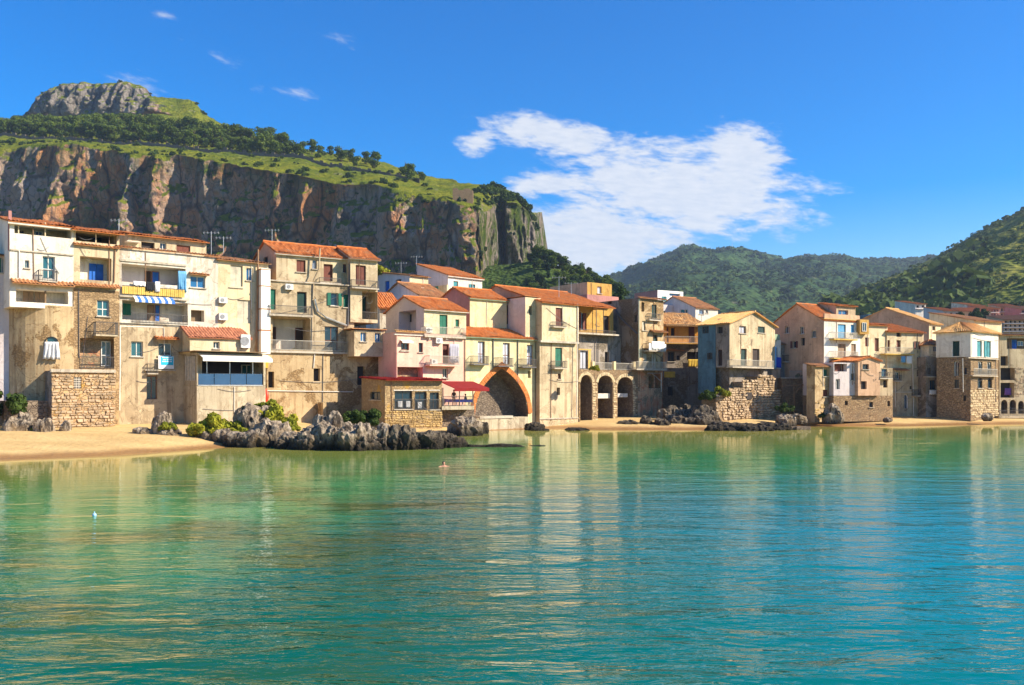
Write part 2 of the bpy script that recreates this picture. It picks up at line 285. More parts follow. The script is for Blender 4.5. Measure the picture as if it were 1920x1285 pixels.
def mat_water():
    t = NT('sea_water'); at = t.n.new('ShaderNodeAttribute'); at.attribute_name = 'shore'; d = at.outputs['Fac']   # metres from the waterline
    geo = t.n.new('ShaderNodeNewGeometry'); P = geo.outputs['Position']; s3 = t.n.new('ShaderNodeSeparateXYZ'); t.l.new(P, s3.inputs[0])
    pn = t.noise(.035, 4, .6, (1, 1.3, 1), vec=P)
    dd = t.math('ADD', d, t.math('MULTIPLY_ADD', pn, 40, -20))
    c = t.mix(t.rng(d, 0, 4), (.40, .24, .08), (.34, .30, .07)); c = t.mix(t.rng(d, 3, 18), c, (.19, .235, .048)); c = t.mix(t.rng(dd, 14, 42), c, (.025, .215, .064))
    c = t.mix(t.rng(dd, 42, 70), c, (.0, .092, .044)); east = t.math('MULTIPLY', t.rng(t.math('MULTIPLY_ADD', s3.outputs[1], .12, s3.outputs[0]), -4, 26), t.rng(dd, 40, 80))
    c = t.mix(east, c, (.0, .22, .285))
    weed = t.math('MULTIPLY', t.rng(t.noise(.09, 5, .6, (1, 1.2, 1), (3, 8, 0), vec=P), .44, .60), t.math('MULTIPLY', t.rng(d, 22, 44), t.rng(s3.outputs[0], 6, -6)))
    c = t.mix(t.math('MULTIPLY', weed, .8), c, (.032, .068, .006))
    w1 = t.noise(.50, 2, .45, (.30, 1, 1), vec=P, dist=.4, rot=(0, 0, .12)); w2 = t.noise(.85, 3, .55, (.38, 1, 1), (3, 7, 0), vec=P, dist=.6, rot=(0, 0, -.10)); w3 = t.noise(3.4, 3, .6, (.45, 1, 1), (9, 1, 0), vec=P, dist=.5)
    calm = t.math('ADD', t.rng(d, 12, 80, .03, .75), t.rng(d, 56, 88, 0, .40))
    h = t.math('ADD', t.math('MULTIPLY', w1, .62), t.math('ADD', t.math('MULTIPLY', w2, .52), t.math('MULTIPLY', w3, .16)))
    b = t.n.new('ShaderNodeBump'); t.l.new(h, b.inputs['Height']); b.inputs['Distance'].default_value = .30; t.set(b.inputs['Strength'], calm)
    df = t.n.new('ShaderNodeBsdfDiffuse'); t.set(df.inputs[0], c)
    gl = t.n.new('ShaderNodeBsdfGlossy'); gl.inputs['Roughness'].default_value = .02; t.l.new(b.outputs[0], gl.inputs['Normal']); gl.inputs[0].default_value = (1, 1, 1, 1)
    fr = t.n.new('ShaderNodeFresnel'); fr.inputs[0].default_value = 1.333; t.l.new(b.outputs[0], fr.inputs['Normal'])
    ms = t.n.new('ShaderNodeMixShader'); t.set(ms.inputs[0], t.math('MULTIPLY_ADD', fr.outputs[0], .84, .01)); t.l.new(df.outputs[0], ms.inputs[1]); t.l.new(gl.outputs[0], ms.inputs[2])
    t.l.new(ms.outputs[0], t.out.inputs[0]); t.n.remove(t.b); return t.m
_DEF = {
 'water': mat_water, 'ground': mat_ground, 'mountain': mat_rock_big,
 'far_wood': lambda: mat_wood('far_woodland', (.032, .068, .022), (.05, .088, .026), (.018, .042, .016), (.18, .16, .10)),
 'near_wood': lambda: mat_wood('hill_scrub', (.13, .16, .022), (.20, .19, .035), (.05, .085, .014), (.28, .21, .10), 2.2),
 'slope_wood': lambda: mat_wood('slope_scrub', (.04, .07, .015), (.07, .10, .02), (.02, .04, .01), None, 4),
 'shore_rock': lambda: mat_shore_rock('shore_rock'), 'wet_rock': lambda: mat_shore_rock('wet_rock', .55),
 'white': lambda: plaster('white_plaster', (.83, .75, .62), (.46, .36, .25), .45, seed=1),
 'white2': lambda: plaster('weathered_white_plaster', (.76, .68, .54), (.34, .26, .18), .7, seed=2),
 'cream': lambda: plaster('cream_plaster', (.75, .61, .38), (.42, .29, .15), .5, seed=3),
 'yellow': lambda: plaster('pale_yellow_plaster', (.76, .63, .36), (.46, .34, .16), .45, seed=4),
 'tan': lambda: plaster('tan_plaster', (.56, .43, .26), (.22, .155, .09), .85, (.42, .30, .17), .1, 5),
 'tan2': lambda: plaster('ochre_tan_plaster', (.60, .44, .24), (.28, .17, .08), .8, (.44, .28, .13), .35, 6),
 'tan3': lambda: plaster('sandy_plaster', (.63, .50, .31), (.30, .21, .12), .7, seed=7),
 'rough': lambda: plaster('crumbling_plaster', (.53, .37, .19), (.24, .15, .08), .9, (.44, .29, .15), .75, 8),
 'pink': lambda: plaster('pink_plaster', (.82, .50, .37), (.55, .32, .22), .4, seed=9),
 'pink2': lambda: plaster('mauve_plaster', (.52, .24, .20), (.34, .17, .14), .5, seed=10),
 'peach': lambda: plaster('peach_plaster', (.68, .43, .26), (.40, .24, .14), .6, seed=11),
 'lilac': lambda: plaster('lilac_shaded_white_plaster', (.70, .60, .56), (.5, .42, .38), .4, seed=12),  # lilac white; on left side walls their shade is put into this colour
 'ochre': lambda: plaster('ochre_plaster', (.58, .34, .09), (.34, .18, .05), .6, seed=13),
 'orange': lambda: plaster('orange_plaster', (.72, .32, .05), (.45, .19, .04), .5, seed=14),
 'blue': lambda: plaster('blue_plaster', (.11, .21, .26), (.06, .10, .12), .7, seed=15),
 'grey': lambda: plaster('grey_shaded_plaster', (.36, .30, .24), (.17, .14, .11), .9, (.30, .24, .17), .4, 16),  # grey walls; for sunless ones the shade is put into this colour
 'grey2': lambda: plaster('dark_shaded_plaster', (.27, .23, .19), (.12, .10, .08), .9, (.24, .18, .12), .5, 17),  # darker grey for walls out of the sun, shade put into the colour
 'red_wall': lambda: plaster('eroded_red_plaster', (.56, .36, .20), (.42, .12, .05), 1.0, (.42, .30, .17), .5, 18),
 'interior': lambda: plain('dark_interior', (.05, .04, .035), .9), 'loggia': lambda: plaster('loggia_plaster', (.66, .58, .47), (.36, .29, .22), .5, seed=19),  # interior: near-black, the darkness of unlit rooms put into the colour
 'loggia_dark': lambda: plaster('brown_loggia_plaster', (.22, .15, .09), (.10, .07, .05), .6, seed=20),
 'concrete': lambda: plaster('weathered_concrete', (.55, .46, .31), (.24, .18, .11), .8, seed=21),
 'slab': lambda: plaster('balcony_concrete', (.58, .50, .38), (.3, .24, .17), .6, seed=22),
 'stone': lambda: stone('rubble_stone', (.60, .40, .20), (.40, .24, .12), (.34, .25, .15), 2.6, .12, (.46, .24, .03)),
 'stone2': lambda: stone('brown_stone', (.44, .30, .16), (.30, .19, .10), (.22, .16, .10), 2.6),
 'stone3': lambda: stone('ochre_stone', (.52, .37, .19), (.37, .24, .12), (.33, .24, .14), 3.0, .1, (.6, .33, .04)),
 'stone_dark': lambda: stone('shaded_stone', (.30, .23, .16), (.19, .14, .10), (.13, .10, .08), 2.4),  # dark stone; in arches and the bastion plinth their shade is in the colour
 'pebble': lambda: plain('rubble_stones', (.58, .42, .26), .95, .6, .1, 0, 1.1), 'pebble2': lambda: plain('ochre_stones', (.62, .42, .17), .95, .6, .1, 0, 1.1),
 'brick': lambda: plain('arch_brick', (.66, .23, .07), .9, .45, .1, 0, 2.5), 'quoin': lambda: plain('quoin_stone', (.68, .52, .30), .95, .55, .1, 0, 2.0),
 'tile': lambda: tile('terracotta_tile', (.64, .21, .055), (.50, .15, .04), (.42, .21, .10)),
 'tile_old': lambda: tile('old_clay_tile', (.52, .25, .10), (.42, .17, .07), (.28, .18, .10)),
 'tile_pale': lambda: tile('pale_clay_tile', (.80, .46, .17), (.72, .36, .11), (.56, .36, .18)),
 'tile_red': lambda: tile('red_metal_roof', (.40, .03, .02), (.34, .025, .02), (.28, .03, .02)),
 'terracotta': lambda: plain('terracotta_sheet', (.52, .20, .10), .8, .35), 'eave': lambda: plain('white_eave', (.70, .62, .50), .8, .3), 'eave_green': lambda: plain('green_eave', (.30, .38, .24), .8, .3),
 'sh_green': lambda: louvre('green_shutter', (.012, .17, .10)), 'sh_brown': lambda: louvre('brown_shutter', (.20, .055, .03)), 'sh_dark': lambda: louvre('dark_green_door', (.008, .05, .04)), 'sh_black': lambda: louvre('dark_brown_door', (.045, .025, .018)),
 'sh_white': lambda: louvre('cream_shutter', (.70, .62, .45)), 'sh_blue': lambda: louvre('bright_blue_door', (.02, .16, .62)), 'sh_teal': lambda: louvre('teal_shutter', (.06, .33, .36)), 'sh_wood': lambda: louvre('wooden_door', (.36, .23, .13)), 'sh_sky': lambda: louvre('sky_blue_shutter', (.12, .42, .68)),
 'fr_white': lambda: plain('white_frame', (.72, .68, .60), .6), 'fr_brown': lambda: plain('brown_frame', (.22, .09, .05), .6), 'fr_teal': lambda: plain('teal_frame', (.10, .32, .34), .6), 'fr_dark': lambda: plain('dark_frame', (.05, .045, .04), .6), 'fr_ochre': lambda: plain('ochre_frame', (.66, .42, .12), .8),
 'glass': lambda: glass('window_glass', (.015, .045, .07)), 'glass_blue': lambda: glass('blue_window_glass', (.03, .16, .36)), 'glass_white': lambda: glass('white_net_window', (.62, .62, .66), .35), 'glass_teal': lambda: glass('teal_window_glass', (.03, .14, .17)), 'glass_rail': lambda: glass('glass_balustrade', (.03, .10, .22), .12),
 'iron': lambda: plain('iron_railing', (.10, .085, .07), .6, .4, .4), 'rail_pale': lambda: plain('pale_railing', (.50, .45, .36), .6, .3), 'wood': lambda: plain('weathered_wood', (.30, .19, .10), .85, .4), 'steel': lambda: plain('galvanised_metal', (.50, .49, .46), .4, .3, .5, .6),
 'pipe_white': lambda: plain('white_pipe', (.76, .70, .60), .6), 'pipe_brown': lambda: plain('brown_pipe', (.30, .17, .09), .7), 'pipe_dark': lambda: plain('grey_pipe', (.14, .13, .13), .6), 'flue': lambda: plain('white_flue', (.84, .80, .72), .5, .1),
 'cloth_white': lambda: plain('white_cloth', (.80, .78, .74), .9, .15), 'cloth_black': lambda: plain('black_cloth', (.02, .02, .025), .9), 'cloth_blue': lambda: plain('blue_cloth', (.02, .06, .40), .9), 'cloth_sky': lambda: plain('pale_blue_cloth', (.16, .40, .62), .9), 'cloth_purple': lambda: plain('purple_cloth', (.22, .10, .34), .9), 'cloth_grey': lambda: plain('grey_cloth', (.45, .42, .46), .9),
 'awn_white': lambda: plain('cream_awning', (.80, .75, .62), .85, .15), 'awn_red': lambda: plain('red_awning', (.27, .012, .01), .8, .25), 'awn_yellow': lambda: plain('yellow_sheet', (.66, .42, .05), .8, .3), 'awn_orange': lambda: plain('ochre_panel', (.70, .46, .10), .8, .3), 'awn_blue': lambda: plain('blue_awning', (.05, .18, .60), .8),
 'sign_cyan': lambda: plain('cyan_sign', (.01, .42, .60), .6, .1), 'sign_white': lambda: plain('white_lettering', (.80, .86, .86), .6, .05),
 'ac': lambda: plain('air_conditioner_casing', (.72, .69, .62), .5, .15), 'ac_fan': lambda: plain('fan_grille', (.30, .30, .30), .6, .4),
 'skin': lambda: plain('skin', (.56, .27, .17), .6, .2), 'hair': lambda: plain('dark_hair', (.03, .018, .012), .7), 'shirt_brown': lambda: plain('brown_shirt', (.16, .07, .05), .9), 'shirt_dark': lambda: plain('dark_shirt', (.02, .02, .04), .9), 'buoy': lambda: plain('pale_blue_plastic', (.35, .58, .78), .4, .1), 'kayak': lambda: plain('red_plastic', (.75, .05, .02), .4, .1),
 'pine': lambda: leaf('pine_foliage', (.075, .12, .012), (.15, .19, .018), (.035, .07, .012)), 'bush': lambda: leaf('shrub_foliage', (.05, .085, .016), (.10, .14, .022), (.03, .055, .012)), 'bush_bright': lambda: leaf('bright_shrub_foliage', (.27, .28, .025), (.42, .38, .03), (.12, .16, .015), 1.2), 'bush_dark': lambda: leaf('dark_foliage', (.02, .045, .012), (.05, .085, .016), (.012, .03, .01)),
 'bark': lambda: plain('bark', (.16, .10, .06), .95, .4),
}
def M(k):
    if k not in _MAT: _MAT[k] = _DEF[k]()
    return _MAT[k]
# ------------------------------------------------------------------ ground, beach and sea
SH_PX = [(-900, 905), (-500, 890), (-200, 872), (0, 862), (200, 855), (430, 838), (520, 831), (700, 826), (860, 818), (885, 808.5), (1010, 804), (1050, 803.5), (1085, 804), (1120, 806), (1250, 806), (1440, 806), (1510, 799), (1700, 799), (1920, 795), (2300, 790), (2900, 784)]
_sh = np.array([ground_pt(*p)[:2] for p in SH_PX])
def shoreY(X): return np.interp(X, _sh[:, 0], _sh[:, 1])
def shore_d(X, Y): return (Y-shoreY(X))*.93
def land_z(d): return np.interp(d, [-200, -60, -20, -5, 0, 2, 6, 14, 24, 40, 90, 300, 700, 6000], [-12, -6, -2.2, -.5, 0, .20, .62, 1.05, 1.4, 2.5, 4, 7, 9, 12])
xs = np.concatenate([[-6000, -3000, -1500, -700, -300], np.arange(-200, 300, 2.0), [320, 400, 600, 1000, 2000, 3500, 6000]])
ds = np.concatenate([[-200, -100, -60, -40, -20, -10, -6, -4, -3, -2, -1.5, -1, -.5, 0, .5, 1, 1.5], np.arange(2, 40, 1.0), [45, 60, 90, 150, 300, 700, 1500, 3000, 6000]])
X, D = np.meshgrid(xs, ds); Y = shoreY(X)+D/.93
Z = land_z(D)+np.where(D > 1, .06, .012)*fbm(X*.22, Y*.3, X*0, 4)*np.clip(1-np.abs(D)/60, 0, 1)
Y = Y+.6*fbm(X*.05, D*.02, X*0+4, 3)*(np.abs(D) < 60)
o = link('ground', np_mesh('ground', np.stack([X, Y, Z], -1).reshape(-1, 3), grid_faces(*X.shape), 'ground')); o['kind'] = 'structure'
wxs = np.concatenate([[-6000, -2500, -1000, -500, -300], np.arange(-220, 320, 4.0), [400, 700, 1500, 3000, 6000]]); wys = np.concatenate([[-3000, -1000, -300, -100, -50], np.arange(-30, 170, 2.5), [250, 600, 2000, 6000]])
X, Y = np.meshgrid(wxs, wys)
me = np_mesh('sea', np.stack([X, Y, X*0], -1).reshape(-1, 3), grid_faces(*X.shape), 'water')
a = me.attributes.new('shore', 'FLOAT', 'POINT'); a.data.foreach_set('value', (-shore_d(X, Y)).ravel().astype(np.float32))
o = link('sea', me); o['kind'] = 'structure'

# ------------------------------------------------------------------ the great rock behind the town
def ip(px, pts): return np.interp(px, [p[0] for p in pts], [p[1] for p in pts])
NCOL = 900
cp = np.concatenate([np.linspace(-320, 1004, NCOL-40), 1004+12*np.sin(np.linspace(0, pi, 40))*0+np.linspace(0, 12, 40)])
Yc = ip(cp, [(-320, 640), (0, 540), (300, 505), (600, 470), (780, 445), (872, 428), (890, 428), (902, 440), (925, 470), (940, 498), (950, 476), (970, 482), (985, 500), (1004, 528), (1016, 570)])
yB = ip(cp, [(-320, 300), (0, 282), (60, 274), (130, 270), (250, 286), (400, 300), (500, 318), (600, 338), (700, 350), (800, 368), (868, 384), (885, 392), (905, 398), (930, 390), (950, 382), (968, 382), (980, 388), (990, 398), (996, 414), (1001, 430), (1007, 447), (1016, 474)])
yC = ip(cp, [(-320, 262), (0, 258), (200, 268), (400, 288), (560, 300), (640, 312), (700, 325), (780, 345), (840, 360), (880, 372), (920, 368), (950, 369), (968, 374), (980, 382), (990, 393), (996, 410), (1001, 427), (1007, 445), (1016, 472)])
yD = ip(cp, [(-320, 245), (0, 245), (100, 240), (300, 242), (400, 248), (450, 254), (560, 280), (650, 296), (720, 309), (780, 329), (820, 341), (880, 347), (930, 353), (950, 358), (968, 366), (980, 376), (990, 388), (996, 407), (1001, 425), (1007, 443), (1016, 470)])
yE = np.minimum(yD-1, ip(cp, [(-320, 243), (0, 242), (60, 214), (200, 218), (300, 214), (350, 222), (400, 238), (450, 250), (480, 400)]))
yF = np.minimum(yE-1, ip(cp, [(-320, 240), (0, 240), (50, 228), (66, 206), (72, 190), (85, 176), (100, 167), (120, 160), (140, 157), (200, 158), (240, 155), (262, 158), (275, 166), (285, 181), (310, 184), (330, 186), (352, 188), (366, 194), (380, 212), (420, 234), (460, 250), (500, 400)]))
near = ip(cp, [(-320, 1), (780, .8), (880, .35), (985, .12), (1016, .05)])
def zY(y, Y): return CAMZ+(HOR-y)/FPX*Y
def xY(Y): return (cp-960)/FPX*Y
ctrl = []
Y_ = Yc-30; ctrl.append((Y_, np.full_like(cp, 2.0), 8, 0))
ctrl.append((Yc-8, np.full_like(cp, 22.0), 170, 1))
ctrl.append((Yc+2+6*near, zY(yB, Yc+2+6*near), 30, 0))
Y_ = Yc+8+70*near; ctrl.append((Y_, zY(yC, Y_), 34, 0))
Y_ = Yc+16+150*near; ctrl.append((Y_, zY(yD, Y_), 20, 0))
Y_ = Yc+20+215*near; ctrl.append((Y_, zY(yE, Y_), 60, 2))
Y_ = Yc+24+235*near; ctrl.append((Y_, zY(yF, Y_), 8, 0))
Y_ = Yc+60+420*near; ctrl.append((Y_, .55*zY(yF, Yc+24+235*near), 0, 0))
RY, RZ, RX, WC, WS, ROWK = [], [], [], [], [], []
for k in range(len(ctrl)-1):
    (y0, z0, n, kind), (y1, z1, _, _) = ctrl[k], ctrl[k+1]
    for i in range(n):
        t = i/n; ty = t
        if kind: ty = t
        Yr = y0+(y1-y0)*ty; Zr = z0+(z1-z0)*t
        x0, x1 = xY(y0), xY(y1)
        if k == 0: x0 = x1
        if k == 6: x1 = x0+12*np.sign(x0+30)
        RY.append(Yr); RZ.append(Zr); RX.append(x0+(x1-x0)*ty)
        e = sin(pi*t)**.35 if kind else 0.0
        WC.append(np.full_like(cp, e if kind == 1 else 0)); WS.append(np.full_like(cp, e if kind == 2 else 0)); ROWK.append(k+t)
RX, RY, RZ, WC, WS = map(np.array, (RX, RY, RZ, WC, WS)); ROWK = np.array(ROWK)
wcol = np.clip((330-cp)/50, 0, 1)[None, :]*np.clip((cp-30)/40, 0, 1)[None, :]
WS = WS*wcol
xx, yy, zz = RX, RY, RZ
but = sum(a_*np.exp(-((cp-p_)/w_)**2) for p_, w_, a_ in ((4, 12, 12), (118, 14, 9), (250, 16, 14), (300, 10, 5), (520, 14, 7), (560, 60, -10), (640, 30, 6), (740, 30, 8), (868, 26, 8)))[None, :]
rib = but*(.55+.45*np.clip((zz-20)/90, 0, 1))+ridged(xx/46, yy/80, zz/120, 4)*14+fbm(xx/14, yy/14, zz/26, 4)*8+ridged(xx/8, yy/9, zz/13, 4)*3.6+np.abs(vnoise(xx/4.5, yy/5, zz/6))*3.0+vnoise(xx/2.2, yy/3, zz/2.6)*1.1
cave = -14*np.clip(fbm(xx/45+3, yy/80, zz/40+1, 2)-.25, 0, 1)*2
disp = WC*(rib-4+cave)*(1+.5*np.clip((cp-885)/20, 0, 1))[None, :]
dsum = WS*(ridged(xx/22, yy/40, zz/60, 4)*12+fbm(xx/7, yy/7, zz/12, 3)*5+np.abs(vnoise(xx/4, yy/4, zz/5))*3)
gnd = (1-np.clip(WC+WS, 0, 1))
RYd = RY-disp-dsum
RXd = RX+WC*3.0*fbm(xx/12+9, yy/12, zz/20, 3)
RZd = RZ+gnd*(fbm(xx/22, yy/22, xx*0, 4)*2.4+ridged(xx/6, yy/6, xx*0, 3)*.8)*(ROWK[:, None] > 1.9)*(ROWK[:, None] < 6.5)*np.clip(near*2, .2, 1)[None, :] + WS*fbm(xx/9, yy/9, zz*0, 2)*1.5
MT = np.stack([RXd, RYd, RZd], -1)
me = np_mesh('mountain', MT.reshape(-1, 3), grid_faces(*RX.shape), 'mountain', True)
a = me.attributes.new('crag', 'FLOAT', 'POINT'); a.data.foreach_set('value', np.clip(WS*1.2+np.clip((cp[None, :]-880)/60, 0, .7), 0, 1).ravel().astype(np.float32))
a = me.attributes.new('veg', 'FLOAT', 'POINT'); a.data.foreach_set('value', np.clip(np.clip((cp[None, :]-884)/25, 0, 1)*(ROWK[:, None] > 1.05)+.55*np.clip((ROWK[:, None]-1.8)*5, 0, 1)*(ROWK[:, None] < 2.2)+.5*np.exp(-((cp[None, :]-190)/60)**2)*(ROWK[:, None] < 1.7), 0, 1).ravel().astype(np.float32))
o = link('mountain', me); o['kind'] = 'structure'
def on_mtn(px, k):
    r = int(np.argmin(np.abs(ROWK-k))); Yr = MT[r, :, 1]; pxx = 960+FPX*MT[r, :, 0]/Yr
    c = int(np.argmin(np.abs(pxx-px))); return tuple(MT[r, c])

def hill(name, pts, Yb, Yt, zb, mat, ncol=260, nrow=90, amp=8, px0=None, px1=None, sc=60, back=300, curve=.75):
    px = np.linspace(px0 or pts[0][0], px1 or pts[-1][0], ncol); ysk = ip(px, pts)
    t = np.linspace(0, 1, nrow)[:, None]; yb = ip(px, Yb); yt = ip(px, Yt); Yr = yb+(yt-yb)*t; zt = zY(ysk, yt); Zr = zb+(zt-zb)*t**curve
    Xr = (px-960)/FPX*Yr
    w = np.sin(pi*np.clip(t, 0, 1))**.7*np.ones_like(Xr)
    dz = amp*(ridged(Xr/sc, Yr/sc/1.6, Xr*0, 4)*.8+fbm(Xr/sc*3, Yr/sc*2, Xr*0, 3)*.35)
    Zr = Zr+dz*w+amp*.10*fbm(Xr/sc*9, Yr/sc*3, Xr*0, 2)*np.clip(t*4, 0, 1)
    Xr = np.vstack([Xr, Xr[-1:]*1.02]); Yr = np.vstack([Yr, Yr[-1:]+back]); Zr = np.vstack([Zr, Zr[-1:]*.6])
    P = np.stack([Xr, Yr, Zr], -1)
    o = link(name, np_mesh(name, P.reshape(-1, 3), grid_faces(*Xr.shape), mat)); o['kind'] = 'structure'
    return P
FAR = hill('far_mountain', [(1040, 560), (1100, 536), (1140, 520), (1180, 510), (1230, 486), (1262, 474), (1290, 468), (1330, 469), (1370, 466), (1400, 470), (1430, 479), (1470, 487), (1495, 482), (1520, 479), (1560, 485), (1620, 489), (1660, 485), (1700, 487), (1750, 481), (1800, 490), (1900, 500), (2050, 520)], [(1040, 700), (2050, 900)], [(1040, 1900), (1400, 2300), (2050, 2300)], 10, 'far_wood', 420, 160, 26, sc=150)
HIL = hill('near_hill', [(1480, 590), (1540, 572), (1600, 548), (1650, 528), (1700, 508), (1750, 484), (1800, 456), (1850, 428), (1920, 392), (2000, 350), (2120, 290), (2300, 240)], [(1480, 380), (2300, 330)], [(1480, 620), (1750, 820), (2300, 900)], 12, 'near_wood', 420, 170, 7, sc=42)
SLO = hill('wooded_slope', [(900, 500), (960, 495), (1000, 490), (1020, 488), (1050, 500), (1080, 514), (1120, 534), (1160, 556), (1220, 590)], [(900, 330), (1220, 330)], [(900, 440), (1220, 400)], 4, 'slope_wood', 160, 50, 3, sc=24, back=60)

# ------------------------------------------------------------------ vegetation
def crown_mesh(name, n, quad, mat, lobes, seed):
    r = np.random.default_rng(seed); V = []; Fc = []; k = 0
    tot = sum(l[3]*l[4]*l[5] for l in lobes); out = []
    for (cx, cy, cz, rx, ry, rz) in lobes:
        m = max(8, int(n*rx*ry*rz/tot)); d = r.normal(size=(m, 3)); d /= np.linalg.norm(d, axis=1)[:, None]; rad = r.uniform(.55, 1.05, m)**.6
        p = d*rad[:, None]*np.array([rx, ry, rz])+np.array([cx, cy, cz]); out.append(np.hstack([p, d]))
    P = np.vstack(out); m = len(P); c = P[:, :3]; nn = P[:, 3:]+r.normal(size=(m, 3))*.55; nn /= np.linalg.norm(nn, axis=1)[:, None]
    a = np.cross(nn, r.normal(size=(m, 3))); a /= np.linalg.norm(a, axis=1)[:, None]; b = np.cross(nn, a)
    s = quad*r.uniform(.5, 1.3, m)[:, None]; w = r.uniform(.5, 1, m)[:, None]
    V = np.stack([c-a*s-b*s*w*.4, c+b*s*w*-.9+a*s*.1, c+a*s-b*s*.1*w, c+b*s*w+a*s*.0], 1).reshape(-1, 3)
    return np_mesh(name, V, np.arange(m*4).reshape(m, 4), mat, False)
def lobes_round(seed, h, w, n=9, base=.35):
    r = random.Random(seed); ls = []
    for i in range(n):
        a = r.uniform(0, 2*pi); q = r.uniform(0, .6)*w; z = h*(base+(1-base)*r.uniform(.1, .82)); k = r.uniform(.28, .5)*w
        ls.append((q*cos(a), q*sin(a), z, k, k, k*r.uniform(.6, .9)))
    return ls
def trunk_mesh(name, h, r, seed, mat='bark'):
    q = random.Random(seed); mb = MB(); pts = [(q.uniform(-.1, .1)*i, q.uniform(-.1, .1)*i, h*i/5) for i in range(6)]; mb.tube(pts, r, 6, r*.35)
    for i in range(5):
        p = Vector(pts[2+i % 3]); a = q.uniform(0, 2*pi); mb.tube([p, p+Vector((cos(a)*h*.14, sin(a)*h*.14, h*.10)), p+Vector((cos(a)*h*.26, sin(a)*h*.26, h*.26))], r*.4, 5, r*.12)
    return mb.mesh(name, mat)
def lobes_flat(seed):
    r = random.Random(seed); ls = []
    for i in range(12): a = r.uniform(0, 2*pi); q = 2.4*r.random()**.6; k = r.uniform(.3, .8); ls.append((q*cos(a), q*.8*sin(a), max(.1, r.uniform(.1, 1.7)*(1.2-q*.3)), k*1.3, k*1.2, k))
    return ls
PINES = [(crown_mesh('pine_crown', 1100, .55, 'pine', lobes_round(s, 11, 4.8, 16, .08), s), trunk_mesh('pine_trunk', 9.5, .32, s)) for s in (1, 2, 3, 4, 5)]
DARKS = [(crown_mesh('tree_crown', 900, .55, 'bush_dark', lobes_round(s+20, 9, 3.6, 13, .12), s), trunk_mesh('tree_trunk', 7.0, .3, s)) for s in (1, 2, 3)]
SHRUB = [(crown_mesh('shrub_crown', 300, .40, m_, lobes_flat(s+40), s), None) for s, m_ in ((1, 'bush'), (2, 'bush'), (3, 'bush_dark'), (4, 'bush'))]
def plant(kind, name, src, loc, s, label, cat, group=None, rz=None):
    e = empty(name, loc); e.rotation_euler = (0, 0, random.uniform(0, 6.28) if rz is None else rz); e.scale = (s*random.uniform(.9, 1.15), s*random.uniform(.9, 1.15), s*random.uniform(.88, 1.12))
    link('crown', src[0], e)
    if src[1]: link('trunk', src[1], e)
    tag(e, label, cat, group); return e
def ordn(i): return f'{i}{"th" if 10 <= i % 100 <= 20 else {1: "st", 2: "nd", 3: "rd"}.get(i % 10, "th")}'
spots = []
for px in np.arange(-24, 575, 12):
    spots.append((px+random.uniform(-5, 5), random.uniform(3.05, 3.3), random.uniform(.85, 1.2)))
    if px < 520: spots.append((px+7+random.uniform(-5, 5), random.uniform(3.45, 3.75), random.uniform(.85, 1.25)))
    if px < 230 and random.random() < .75: spots.append((px+random.uniform(-5, 5), random.uniform(3.85, 4.2), random.uniform(.8, 1.1)))
spots += [(585, 3.6, .85), (600, 3.3, .8), (640, 3.6, .9), (655, 3.7, .75), (687, 3.7, .8), (702, 3.5, 1.0), (760, 3.3, .85), (772, 2.9, .8), (789, 3.6, .6), (620, 3.8, .6), (668, 3.2, .6)]
spots.sort()
for i, (px, k, s) in enumerate(spots):
    plant('pine', 'pine_tree', PINES[i % 5], on_mtn(px, k), s*1.08, f'dark green pine on the mountain terrace above the cliff, {ordn(i+1)} from the left', 'pine tree', 'pines along the clifftop terrace')
n = 0
for i in range(260):
    px = random.uniform(-20, 990); k = random.choice((random.uniform(2.05, 2.95), random.uniform(2.05, 3.9), random.uniform(3.9, 4.9), random.uniform(5.9, 6.0), random.uniform(1.85, 2.1)))
    if px > 870: k = random.uniform(1.35, 3.9)
    if k > 4 and px > 470: continue
    p = on_mtn(px, k); s = random.uniform(.5, 1.5)*(.9 if k > 2 else .7)
    if k > 5.8: s = random.uniform(.5, 1.1)
    plant('shrub', 'mountain_shrub', SHRUB[i % 4], p, s, 'low green shrub growing on the great rock behind the town', 'shrub', 'shrubs scattered over the great rock')
for i in range(70):
    px = random.uniform(888, 1004); k = random.uniform(1.55, 4.2); plant('shrub', 'mountain_shrub', SHRUB[(2, 3, 2, 0)[i % 4]], on_mtn(px, k), random.uniform(.7, 1.7), 'dark shrub on the rocky right shoulder of the great rock', 'shrub', 'shrubs on the right shoulder of the great rock')
tr = []
for i in range(150):
    c = random.randint(46, 130); r_ = random.choice((random.randint(14, 49), random.randint(30, 49), 49)); tr.append((tuple(SLO[r_, c]), random.choice((0, 1)), random.uniform(.6, 1.1)))
tr.sort(key=lambda q: q[0][0]/q[0][1])
for i, (p, kd, s) in enumerate(tr):
    src = DARKS[i % 3] if kd == 0 else PINES[i % 5]
    plant('tree', 'slope_tree', src, p, s*.62, f'dark evergreen on the wooded slope right of the cliff, {ordn(i+1)} from the left', 'tree', 'trees on the wooded slope')
for px, py, Yq, s in ((1165, 552, 210, .55), (1140, 548, 230, .4), (1212, 562, 200, .35), (1800, 594, 290, .5), (1830, 592, 290, .6), (1845, 590, 295, .45)):
    x, y, z = W3(px, py, Yq); plant('tree', 'town_tree', DARKS[1], (x, y, z-4.5*s), s, {1165: 'round tree beside the ochre rooftop room', 1140: 'small tree behind the ochre rooftop room', 1212: 'small tree behind the tall grey tower house', 1800: 'leftmost of three trees below the red-roofed hillside blocks', 1830: 'middle one of three trees below the red-roofed hillside blocks', 1845: 'rightmost of three trees below the red-roofed hillside blocks'}[px], 'tree')
